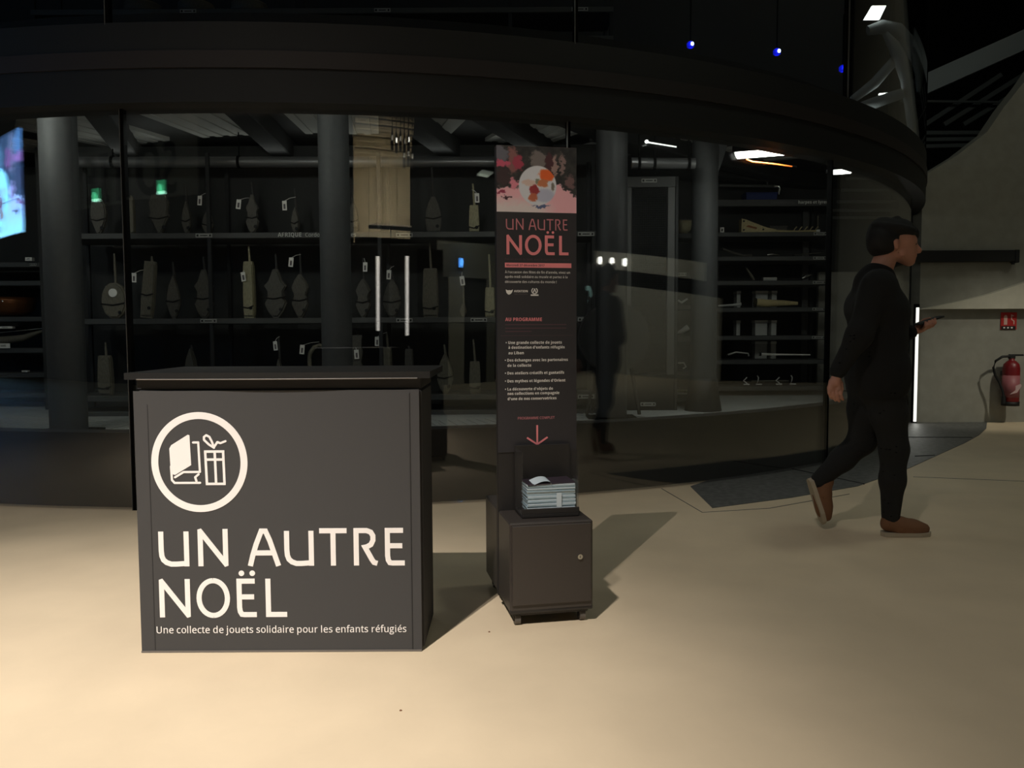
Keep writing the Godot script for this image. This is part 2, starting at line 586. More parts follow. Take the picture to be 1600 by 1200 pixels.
func setting() -> void:
	var fl := struct("floor", "pale beige resin floor of the museum hall", "floor")
	obj("slab", box(Vector3(46, 0.2, 24), 0.0, Vector3(-3, -0.1, -5)), M.floor, fl)
	# dark stone strip let into the floor along the tower's right side
	var edge := [Vector2(1.28, 5.9), Vector2(1.262, 5.174), Vector2(1.86, 5.48), Vector2(2.471, 5.877), Vector2(3.199, 6.632), Vector2(3.931, 7.493), Vector2(4.45, 8.1), Vector2(4.938, 8.711), Vector2(5.35, 9.3), Vector2(5.72, 9.93), Vector2(4.2, 10.6)]
	var st := newst()
	var poly := PackedVector2Array()
	for e: Vector2 in edge:
		poly.append(Vector2(e.x, e.y))
	for a in range(33, 70, 4):
		pass
	poly.append(Vector2(3.4, 9.5))
	poly.append(Vector2(2.6, 7.4))
	poly.append(Vector2(1.9, 6.7))
	add_plate(st, poly, -0.02, 0.004)
	var sf := struct("floor_stone", "dark grey stone strip let into the floor beside the tower", "floor")
	obj("stone_strip", done(st), M.stone, sf, Vector3.ZERO, Vector3(-90, 0, 0))
	for j: Array in [[Vector2(2.25, 6.62), Vector2(2.55, 5.95)], [Vector2(4.0, 8.55), Vector2(4.75, 8.5)], [Vector2(3.55, 7.25), Vector2(3.75, 7.3)]]:
		var a: Vector2 = j[0]
		var b: Vector2 = j[1]
		obj("joint", tube([V(a.x, 0.003, a.y), V(b.x, 0.003, b.y)], [0.006], 4), M.black, sf)
	# thin inlaid joints of the resin floor
	var n := 1
	for path: Array in [[Vector2(1.06, 5.83), Vector2(1.17, 5.05), Vector2(1.62, 5.16), Vector2(2.3, 5.6)], [Vector2(3.05, 6.25), Vector2(3.9, 6.0), Vector2(4.6, 5.62), Vector2(6.0, 5.1)]]:
		var pts := []
		for p: Vector2 in path:
			pts.append(V(p.x, -0.001, p.y))
		var tr := struct("trim_%d" % n, "thin grey joint line in the resin floor, run %d" % n, "trim")
		obj("joint_strip", tube(pts, [0.004], 6), M.caster, tr)
		n += 1
	var ce := struct("ceiling", "dark high ceiling of the hall", "ceiling")
	obj("slab", box(Vector3(46, 0.2, 24), 0.0, Vector3(-3, 9.72, -5)), M.ceiling, ce)
	var wl := struct("wall_left", "dark end wall of the hall", "wall")
	obj("panel", box(Vector3(0.2, 9.8, 24), 0.0, Vector3(-25.5, 4.9, -5)), M.wall_dark, wl)
	var wf := struct("wall_far", "dark far wall of the hall behind the tower", "wall")
	obj("panel", box(Vector3(46, 9.8, 0.2), 0.0, Vector3(-3, 4.9, -16.9)), M.wall_dark, wf)
	# grey wall at the right with its swept top edge
	var wr := struct("wall_right", "grey plastered wall with a swept top edge behind the walking person", "wall")
	var top := PackedVector2Array([Vector2(4.87, 0), Vector2(4.87, 2.93), Vector2(5.284, 3.181), Vector2(5.615, 3.439), Vector2(5.8, 3.72), Vector2(6.02, 4.0), Vector2(6.5, 4.7), Vector2(7.4, 6.4), Vector2(14.0, 9.0), Vector2(14.0, 0)])
	obj("plaster", plate(top, -10.15, -9.93), M.wall_grey, wr)
	var sweep := PackedVector2Array([Vector2(4.84, 1.36), Vector2(5.1, 1.41), Vector2(5.334, 1.457), Vector2(5.636, 1.531), Vector2(5.85, 1.60), Vector2(6.088, 1.68), Vector2(6.6, 1.80), Vector2(7.6, 1.95), Vector2(7.6, 1.355)])
	obj("ramp_edge", plate(sweep, -9.93, -9.80), M.wall_pale, wr)  # the lit look of this slope is put into its paler colour
	var wr2 := struct("wall_side", "dark side wall of the hall past the right wall", "wall")
	obj("panel", box(Vector3(0.2, 9.8, 24), 0.0, Vector3(14.1, 4.9, -5)), M.wall_dark, wr2)
	# roof structure seen above the swept wall
	var beams := [["broad pale steel beam rising to the right above the grey wall", [V(6.2, 4.80, 13.0), V(9.4, 6.2, 13.0)], 0.145, M.beam], ["thin level steel rail under the broad pale beam", [V(6.0, 4.63, 13.0), V(8.4, 4.59, 13.0)], 0.018, M.beam_dim]]
	for k in 3:
		beams.append([["slim slanted roof strut nearest the tower, under the level rail", "slim slanted roof strut in the middle of three under the level rail", "slim slanted roof strut nearest the swept wall edge"][k], [V(6.43 + 0.30 * k, 4.29, 13.1), V(7.6 + 0.35 * k, 5.05, 13.1)], 0.035, M.beam_dim])
	for k in 3:
		beams.append([["upper grey ledge of three behind the swept wall", "middle grey ledge of three behind the swept wall", "lowest grey ledge of three behind the swept wall"][k], [V(6.1, 4.05 - 0.10 * k, 12.6), V(8.2, 4.05 - 0.08 * k, 12.6)], 0.03, M.beam_dim])
	for b: Array in beams:
		var p: Array = b[1]
		var a: Vector3 = p[0]
		var e: Vector3 = p[1]
		var o := thing("roof_beam", b[0], "beam")
		o.set_meta("kind", "structure")
		var d := (e - a)
		obj("bar", box(Vector3(d.length(), b[2] * 2.0, b[2] * 1.4), 0.006), b[3], o, (a + e) / 2.0, Vector3(0, 0, rad_to_deg(atan2(d.y, d.x))))

func tower_shell() -> void:
	var joints := [-50.0, -27.2, -4.1, 19.2, 40.6, 62.0, 84.0]
	var w := struct("window_1", "curved floor-to-slab glazing of the storage tower", "window")
	for i in joints.size() - 1:
		for r: float in [TR, TR - 0.03]:
			obj("pane", sector(r - 0.01, r, 0.01, 2.52, joints[i] + 0.075, joints[i + 1] - 0.075, 16), M.glass, w)
	for a: float in joints:
		var m := obj("mullion", sector(TR - 0.04, TR + 0.002, 0.0, 2.52, a - 0.08, a + 0.08, 1), M.frame, w)
		if a < 30.0:
			obj("edge_strip", sector(TR - 0.01, TR + 0.008, 0.0, 2.52, a - 0.112, a - 0.085, 1), M.frame_edge, m)
	var w2 := struct("window_2", "curved upper glazing of the storage tower above the slab", "window")
	for i in joints.size() - 1:
		obj("pane", sector(UR - 0.02, UR - 0.01, 2.96, 7.2, joints[i] + 0.075, joints[i + 1] - 0.075, 16), M.glass, w2)
	for a: float in joints:
		var m := obj("mullion", sector(UR - 0.05, UR - 0.005, 2.96, 7.2, a - 0.08, a + 0.08, 1), M.frame, w2)
		if a < 60.0:
			obj("edge_strip", sector(UR - 0.01, UR, 2.96, 7.2, a - 0.112, a - 0.085, 1), M.frame_edge, m)
	var t1 := struct("trim_3", "dark curved slab edge running round the glass tower", "trim")
	obj("fascia", sector(6.82, UR, 2.5, 2.97, -60, 112, 86), M.slab, t1)
	var t2 := struct("trim_4", "thin brownish band along the middle of the tower's slab edge", "trim")
	obj("band", sector(UR, UR + 0.012, 2.70, 2.80, -60, 112, 86), M.slab_trim, t2)
	var b := struct("baseboard_tower", "low dark plinth inside the foot of the glass tower", "baseboard")
	obj("plinth", sector(6.72, 6.86, 0.0, 0.47, -60, 112, 86), M.plinth, b)
	obj("coping", sector(6.70, 6.87, 0.47, 0.485, -60, 112, 86), M.plinth, b)
	var f := struct("floor_tower", "raised ribbed metal floor inside the tower", "floor")
	for i in 14:
		obj("floor_panel", sector(1.0, 6.72, 0.1, 0.36, -60 + 12.3 * i, -60 + 12.3 * i + 12.25, 4), M.rib_floor, f)
	var ribs := newst()
	for k in 70:
		var a := -30.0 + k * 0.9
		add_sector(ribs, 5.2, 6.68, 0.36, 0.366, a, a + 0.35, 1)
	var rb := obj("rib", done(ribs), M.rib_floor, f)
	rb.set_meta("kind", "stuff")
	var c := struct("ceiling_tower", "corrugated grey sheet ceiling inside the tower between dark radial beams", "ceiling")
	obj("deck", sector(0.5, 6.82, 3.02, 3.12, -60, 112, 30), M.rack_dark, c)
	var beam_at := [-44.0, -33.0, -17.0, -3.0, 11.5, 20.5, 34.0, 48.0, 62.0]
	for i in beam_at.size() - 1:
		var a0: float = beam_at[i] + 2.6
		var a1: float = beam_at[i + 1] - 2.6
		var stc := newst()
		var n := int((a1 - a0) / 0.9)
		for k in n:
			add_sector(stc, 4.2, 6.6, 2.985 + 0.01 * (k % 2), 3.02, lerpf(a0, a1, float(k) / n), lerpf(a0, a1, (k + 1.0) / n), 1)
		obj("ceiling_sheet", done(stc), M.sheet, c)
	for a: float in beam_at:
		var p0 := tower(a, 3.6, 2.93)
		var p1 := tower(a, 6.8, 2.93)
		obj("beam", box(Vector3(0.2, 0.18, p0.distance_to(p1)), 0.01), M.rack_dark, c, (p0 + p1) / 2.0, Vector3(0, -a, 0))
	var wt := struct("wall_tower", "dark back wall closing the storage tower", "wall")
	obj("shell", sector(7.0, 7.08, 0.0, 7.2, 112, 300, 60), M.wall_dark, wt)
	obj("lid", sector(0.02, 7.1, 7.2, 7.35, -60, 300, 60), M.wall_dark, wt)
	obj("core_panel", box(Vector3(5.6, 2.6, 0.08), 0.0, V(-1.9, 1.66, 8.35)), M.back_panel, wt)
	obj("core_panel", box(Vector3(7.0, 2.6, 0.08), 0.0, V(2.3, 1.66, 10.35)), M.back_panel, wt)
	obj("core_panel", box(Vector3(3.4, 2.6, 0.08), 0.0, V(-5.9, 1.66, 9.3)), M.back_panel, wt)
	obj("pale_panel", box(Vector3(1.0, 1.45, 0.06), 0.0, V(4.25, 1.1, 10.2)), M.wall_grey, wt)
	obj("upper_panel", box(Vector3(9.0, 4.0, 0.08), 0.0, V(-1.0, 5.15, 8.9)), M.back_panel, wt)
	# round columns on the raised floor
	for q: Array in [[-3.44, 6.4, 0.135, M.column, "round grey column at the left end of the long rack"], [-1.39, 6.6, 0.12, M.column, "round grey column standing in front of the lettered shelf"], [0.865, 7.2, 0.135, M.column_dark, "dark round column beside the tall mesh cabinet"], [1.82, 7.87, 0.12, M.column, "round grey column with a flared black foot between cabinet and right rack"]]:
		var co := thing("column", q[4], "column", V(q[0], 0.36, q[1]))
		co.set_meta("kind", "structure")
		var r: float = q[2]
		obj("shaft", lathe([Vector2(r, 0.0), Vector2(r, 2.62)], 28), q[3], co)
		if q[0] > 1.5:
			obj("foot", lathe([Vector2(r + 0.055, 0.0), Vector2(r + 0.03, 0.15), Vector2(r + 0.012, 0.30), Vector2(r, 0.31)], 28), M.black, co)
			obj("gusset", plate(PackedVector2Array([Vector2(r - 0.01, 2.2), Vector2(r + 0.09, 2.5), Vector2(r - 0.01, 2.5)]), -0.01, 0.01), M.column, co)
		else:
			obj("base_plate", box(Vector3(0.42, 0.02, 0.3), 0.004, Vector3(0, 0.01, 0)), M.frame, co)
	# lamps and light tubes of the tower
	var pale := Color(0.97, 1.0, 0.965)
	for q: Array in [["bright flat lamp under the slab edge above the right rack", V(2.02, 2.545, 6.78), Vector3(0.40, 0.03, 0.18), 16.0, 1.0], ["smaller flat lamp under the slab edge beside the glazing joint", V(2.93, 2.53, 7.49), Vector3(0.20, 0.03, 0.14), 5.0, 0.4]]:
		var t := thing("slab_lamp", q[0], "lamp", q[1], -20.0)
		var s: Vector3 = q[2]
		obj("housing", box(s + Vector3(0.04, 0.02, 0.04), 0.006, Vector3(0, 0.03, 0)), M.frame, t)
		obj("diffuser", box(s, 0.006), glow(pale, q[3]), t)
		lamp_area(t, q[1] + Vector3(0, -0.03, 0), q[1] + Vector3(0.25, -1.0, -0.9), Vector2(s.x, s.z), pale, q[4])
	var tl := thing("light_tube", "thin lit tube with a bright end near the ceiling pipe", "lamp")
	obj("tube", tube([V(1.138, 2.685, 7.0), V(1.378, 2.645, 7.0)], [0.006], 8), glow(pale, 1.6), tl)
	obj("end_lamp", lathe([Vector2(0, -0.016), Vector2(0.012, -0.01), Vector2(0.016, 0), Vector2(0.012, 0.01), Vector2(0, 0.016)], 12), glow(pale, 4.0), tl, V(1.13, 2.69, 7.0))
	lamp_omni(tl, V(1.13, 2.66, 6.97), pale, 0.012, 0.02)
	# strip lamps added out of sight behind the slab edge to light racks and ceiling
	for q: Array in [[-31.0, 0.38, "fifth"], [-15.0, 0.52, "fourth"], [-1.0, 0.52, "third"], [13.0, 0.38, "second"], [27.0, 0.2, "first"]]:
		var at := tower(q[0], 6.62, 2.72)
		var t := thing("added_strip_lamp", "slim added strip lamp hidden behind the slab edge, %s from the right rack" % q[2], "lamp", at, -float(q[0]))
		obj("housing", box(Vector3(1.0, 0.05, 0.03), 0.005, Vector3(0, 0, 0.05)), M.frame, t)
		obj("diffuser", box(Vector3(0.96, 0.04, 0.03), 0.004, Vector3(0, 0, 0.02)), glow(pale, 0.5), t)
		lamp_omni(t, Vector3(0, 0, -0.05), pale, q[1], 0.06)
	for q: Array in [["leftmost of three blue pin lamps in the upper tower", V(1.70, 3.81, 8.0)], ["middle of three blue pin lamps in the upper tower", V(2.516, 3.74, 8.0)], ["rightmost of three blue pin lamps in the upper tower", V(3.141, 3.583, 8.0)]]:
		var t := thing("pin_lamp", q[0], "lamp", q[1])
		obj("core", lathe([Vector2(0, -0.02), Vector2(0.014, -0.012), Vector2(0.016, 0), Vector2(0.012, 0.013), Vector2(0, 0.02)], 12), glow(Color(0.75, 0.85, 1.0), 5.0), t, Vector3(0.01, 0, 0.03))
		obj("rim", lathe([Vector2(0.02, -0.03), Vector2(0.034, -0.02), Vector2(0.036, 0.012), Vector2(0.02, 0.03)], 12), glow(Color(0.06, 0.10, 0.75), 0.9), t)
		obj("stem", tube([Vector3(0, 0.03, 0), Vector3(0, 0.5, 0)], [0.006], 6), M.frame, t)
		lamp_omni(t, Vector3(0, 0, 0.06), Color(0.4, 0.5, 1.0), 0.006, 0.02)
	for q: Array in [["slanted white light panel high in the upper tower", V(3.86, 4.466, 9.0), Vector2(0.16, 0.14), 25.0, 5.0], ["small square white light panel on the curved stair soffit", V(3.975, 3.602, 9.0), Vector2(0.10, 0.06), 4.0, 5.0], ["soft white lamp just over the slab edge", V(3.803, 3.362, 8.9), Vector2(0.09, 0.035), 18.0, 1.6], ["tiny white lamp left of the square light panel", V(3.41, 3.578, 9.0), Vector2(0.055, 0.012), 12.0, 3.0]]:
		var s: Vector2 = q[2]
		var t := thing("upper_lamp", q[0], "lamp", q[1])
		var pz := PackedVector2Array([Vector2(-s.x * 0.5 - s.y * 0.25, -s.y / 2), Vector2(s.x * 0.3, -s.y / 2), Vector2(s.x * 0.5 + s.y * 0.25, s.y / 2), Vector2(-s.x * 0.2, s.y / 2)]) if q[3] > 10.0 else PackedVector2Array([Vector2(-s.x / 2, -s.y / 2), Vector2(s.x / 2, -s.y * 0.4), Vector2(s.x / 2, s.y / 2), Vector2(-s.x / 2, s.y * 0.45)])
		obj("diffuser", plate(pz, -0.01, 0.01), glow(Color(0.96, 1, 0.97), q[4]), t)
		obj("housing", plate(pz, -0.05, -0.01), M.frame, t)
		obj("hanger", tube([Vector3(0, 0, -0.04), Vector3(0, 0.02, -0.3)], [0.005], 6), M.frame, t)
		lamp_omni(t, Vector3(0, 0, 0.05), Color(0.96, 1, 0.97), 0.02 * s.x / 0.16, 0.03)
	# curved pale ribs of a stair in the upper tower
	var stair := thing("curved_stair", "pale curved stair ribs sweeping down at the tower's upper right", "stair")
	for q: Array in [[[V(3.80, 4.29, 9.02), V(3.95, 4.33, 9.02), V(4.10, 4.29, 9.02), V(4.24, 4.18, 9.05), V(4.36, 4.02, 9.1), V(4.42, 3.86, 9.15), V(4.44, 3.70, 9.2)], [0.05, 0.075, 0.085, 0.075, 0.055, 0.04, 0.02]], [[V(3.93, 4.22, 8.9), V(4.02, 4.10, 8.9), V(4.10, 3.95, 8.9), V(4.17, 3.75, 8.92), V(4.23, 3.5, 8.95), V(4.29, 3.25, 9.0), V(4.33, 3.08, 9.05)], [0.03, 0.06, 0.07, 0.06, 0.055, 0.05, 0.05]], [[V(4.08, 3.98, 8.95), V(3.85, 3.72, 8.95), V(3.62, 3.55, 8.95)], [0.05, 0.055, 0.04]], [[V(3.58, 3.46, 8.9), V(3.82, 3.50, 8.9), V(4.12, 3.60, 8.9)], [0.012, 0.06, 0.055]]]:
		obj("rib", tube(q[0], q[1], 8), M.beam_dim, stair)
	var hose := thing("orange_cable", "thin orange cable looping from the bright lamp under the slab edge", "cable")
	obj("cable", tube([V(1.93, 2.535, 6.83), V(1.915, 2.505, 6.83), V(1.96, 2.485, 6.82), V(2.12, 2.468, 6.82), V(2.3, 2.45, 6.85)], [0.006], 8), mat(Color(0.85, 0.42, 0.15), 0.5), hose)
	obj("plug", tube([V(2.29, 2.451, 6.85), V(2.33, 2.447, 6.86)], [0.01], 8), M.frame, hose)
	for q: Array in [["horizontal ceiling pipe with a valve ring left of the flared column", [V(1.06, 2.594, 7.4), V(1.62, 2.588, 7.4)], 0.048], ["long horizontal ceiling pipe above the long rack", [V(-4.3, 2.72, 7.85), V(0.6, 2.70, 7.85)], 0.05]]:
		var p: Array = q[1]
		var t := thing("ceiling_pipe", q[0], "pipe")
		obj("pipe", tube(p, [q[2]], 16), M.pipe, t)
		var a: Vector3 = p[0]
		var e: Vector3 = p[1]
		for u: float in [0.12, 0.36, 0.9]:
			var c2 := a.lerp(e, u)
			obj("clamp", tube([c2 - Vector3(0.012, 0, 0), c2 + Vector3(0.012, 0, 0)], [q[2] + 0.01], 16), M.frame, t)
			obj("hanger", tube([c2, c2 + Vector3(0, 0.3, 0)], [0.006], 6), M.frame, t)
	var upl := thing("added_uplight", "long slim unseen uplight added behind the long ceiling pipe", "lamp", V(-1.85, 2.72, 8.02))  # added uplight, hidden by the pipe, brightens the ceiling sheets
	obj("housing", box(Vector3(4.6, 0.03, 0.05), 0.005), M.frame, upl)
	obj("diffuser", box(Vector3(4.56, 0.01, 0.04), 0.003, Vector3(0, 0.02, 0)), glow(pale, 0.25), upl)
	for x: float in [-2.1, 0.0, 2.1]:
		obj("bracket", tube([Vector3(x, 0, 0), Vector3(x, -0.01, 0.12)], [0.006], 6), M.frame, upl)
	lamp_area(upl, V(-1.85, 2.75, 8.02), V(-1.85, 3.75, 7.5), Vector2(4.5, 0.04), pale, 0.22)
	for k in 5:  # reflections in the end glass, built as level bars
		var t := thing("reflection_bar", "level grey bar built for a glass reflection at the tower's right end, %s from the top" % ["first", "second", "third", "fourth", "fifth"][k], "pipe", Vector3.ZERO, 0.0, "bars built for glass reflections at the right end of the tower")
		var y: float = [2.90, 2.765, 2.63, 2.53, 2.445][k]
		obj("pipe", tube([V(3.95 - 0.05 * k, y, 9.9), V(4.72 - 0.03 * k, y - 0.005, 9.9)], [0.017, 0.014], 8), M.pipe, t)
		obj("bracket", tube([V(4.0, y, 9.92), V(4.0, y + 0.06, 9.96)], [0.006], 6), M.frame, t)

# ------------------------------------------------------------------ what the tower stores
func label_plate(parent: Node3D, at: Vector3, w := 0.15, h := 0.036) -> void:
	var p := obj("label_plate", box(Vector3(w, h, 0.006), 0.001), M.plate, parent, at)
	obj("print", box(Vector3(w * 0.12, h * 0.5, 0.002), 0.0), M.ink, p, Vector3(-w * 0.38, 0, 0.004))
	obj("print", box(Vector3(w * 0.44, h * 0.22, 0.002), 0.0), M.ink, p, Vector3(0.0, 0, 0.004))
	obj("print", box(Vector3(w * 0.1, h * 0.5, 0.002), 0.0), M.ink, p, Vector3(w * 0.38, 0, 0.004))

func rack(called_label: String, x0: float, x1: float, d: float, deep: float, base: float, top: float, shelves: Array, posts: Array) -> Node3D:
	var t := thing("storage_rack", called_label, "rack", V((x0 + x1) / 2.0, base, d))
	for y: float in shelves:
		obj("shelf", box(Vector3(x1 - x0, 0.05, deep), 0.004), M.rack, t, Vector3(0, y - base - 0.025, -deep / 2))
	for x: float in posts:
		for z: float in [-0.02, -deep + 0.02]:
			obj("upright", box(Vector3(0.035, top - base, 0.03), 0.003), M.rack_dark, t, Vector3(x - (x0 + x1) / 2.0, (top - base) / 2.0, z))
	return t

func outline(style: String, w: float, h: float) -> PackedVector2Array:
	var half := []    # (share of half width, share of height) from the foot up
	match style:
		"board": half = [[0.86, 0.0], [0.95, 0.12], [1.0, 0.35], [0.92, 0.7], [0.84, 0.97], [0.74, 1.0]]
		"fan": half = [[0.16, 0.0], [0.5, 0.16], [0.9, 0.4], [1.0, 0.6], [0.85, 0.85], [0.4, 1.0]]
		"hex": half = [[0.12, 0.0], [0.55, 0.24], [0.98, 0.46], [0.86, 0.56], [1.0, 0.8], [0.72, 1.0]]
		"leaf": half = [[0.24, 0.0], [0.62, 0.12], [1.0, 0.34], [0.92, 0.55], [0.62, 0.78], [0.22, 0.95], [0.08, 1.0]]
		"horned": half = [[0.22, 0.0], [0.7, 0.14], [1.0, 0.3], [0.74, 0.38], [0.7, 0.55], [1.0, 0.66], [0.6, 0.76], [0.2, 1.0]]
		"waist": half = [[0.2, 0.0], [0.62, 0.14], [1.0, 0.32], [0.66, 0.52], [1.0, 0.7], [0.62, 0.86], [0.12, 1.0]]
		"lute": half = [[0.55, 0.0], [0.85, 0.1], [1.0, 0.34], [0.9, 0.6], [0.6, 0.82], [0.2, 1.0]]
		"lean": half = [[0.9, 0.0], [1.0, 0.3], [0.92, 0.7], [0.86, 1.0]]
		"disc", "ring": half = [[0.3, 0.02], [0.72, 0.15], [0.95, 0.35], [1.0, 0.52], [0.92, 0.72], [0.66, 0.9], [0.25, 1.0]]
		"fringe": half = [[0.5, 0.0], [0.62, 0.1], [0.5, 0.14], [0.72, 0.28], [0.6, 0.32], [0.86, 0.5], [0.7, 0.54], [1.0, 0.72], [0.8, 0.78], [0.9, 1.0]]
	var p := PackedVector2Array()
	for e: Array in half:
		p.append(Vector2(e[0] * w / 2, e[1] * h))
	for i in range(half.size() - 1, -1, -1):
		p.append(Vector2(-half[i][0] * w / 2, half[i][1] * h))
	return p

func instrument(label: String, at: Vector3, w: float, h: float, style: String, m: Material, neck: float, tag: Array) -> void:
	var lean := -6.0 if style == "lean" else 0.0
	var t := thing("stringed_instrument", label, "instrument", at, rng.randf_range(-8, 8), "instruments standing on the long rack")
	var st := newst()
	var o := outline(style, w, h)
	add_plate(st, o, 0.0, 0.035)
	var inner := PackedVector2Array()
	for v in o:
		inner.append(Vector2(v.x * 0.88, 0.05 * h + v.y * 0.9))
	add_plate(st, inner, -0.025, 0.05)
	if style == "ring":
		st = newst()
		add_tube(st, [Vector3(-w / 2, h * 0.72, 0), Vector3(-w * 0.45, h * 0.85, 0), Vector3(-w * 0.25, h * 0.97, 0), Vector3(0, h, 0), Vector3(w * 0.25, h * 0.97, 0), Vector3(w * 0.45, h * 0.85, 0), Vector3(w / 2, h * 0.72, 0), Vector3(w * 0.46, h * 0.4, 0), Vector3(w * 0.2, 0.02, 0), Vector3(-w * 0.2, 0.02, 0), Vector3(-w * 0.46, h * 0.4, 0), Vector3(-w / 2, h * 0.72, 0)], [0.02], 8)
	var body := obj("body", done(st), m, t, Vector3.ZERO, Vector3(0, 0, lean))
	var top_of_neck := h + neck
	if tag.size() > 0:
		top_of_neck = maxf(top_of_neck, tag[1] + 0.09)
	if top_of_neck > h + 0.01 and style != "ring":
		obj("neck", tube([Vector3(0, h * 0.75, 0.0), Vector3(0.004, h, 0.0), Vector3(-0.012, top_of_neck, -0.02)], [0.014, 0.012, 0.008], 8), M.hide if m == M.wood_dim else m, body)
	if w > 0.07 and style != "fringe" and style != "ring":
		var y := h * (0.2 if style == "board" else 0.42)
		obj("cord", tube([Vector3(-w * 0.5, y, 0.054), Vector3(0, y - 0.012, 0.056), Vector3(w * 0.5, y + 0.01, 0.054)], [0.006], 6), M.twine, body)
		obj("sound_hole", tube([Vector3(w * 0.24, h * 0.18, 0.045), Vector3(w * 0.24, h * 0.18, 0.053)], [0.016], 10), M.ink, body)
	if style == "disc":
		obj("label_disc", tube([Vector3(0, h * 0.72, 0.05), Vector3(0, h * 0.72, 0.056)], [0.04], 16), M.tag, body)
	if tag.size() > 0:
		var tx: float = tag[0]
		var ty: float = tag[1]
		var tg := obj("paper_tag", box(Vector3(0.042, 0.085, 0.003), 0.001), M.tag, t, Vector3(tx, ty, 0.07), Vector3(0, rng.randf_range(-15, 15), rng.randf_range(-8, 8)))
		obj("tag_string", tube([Vector3(0, 0.04, 0), Vector3(-tx * 0.5, 0.07, -0.03), Vector3(-tx, 0.085, -0.07)], [0.002], 5), M.tag, tg)
		obj("print", box(Vector3(0.018, 0.045, 0.001), 0.0), M.poster_grey, tg, Vector3(0, -0.008, 0.002))

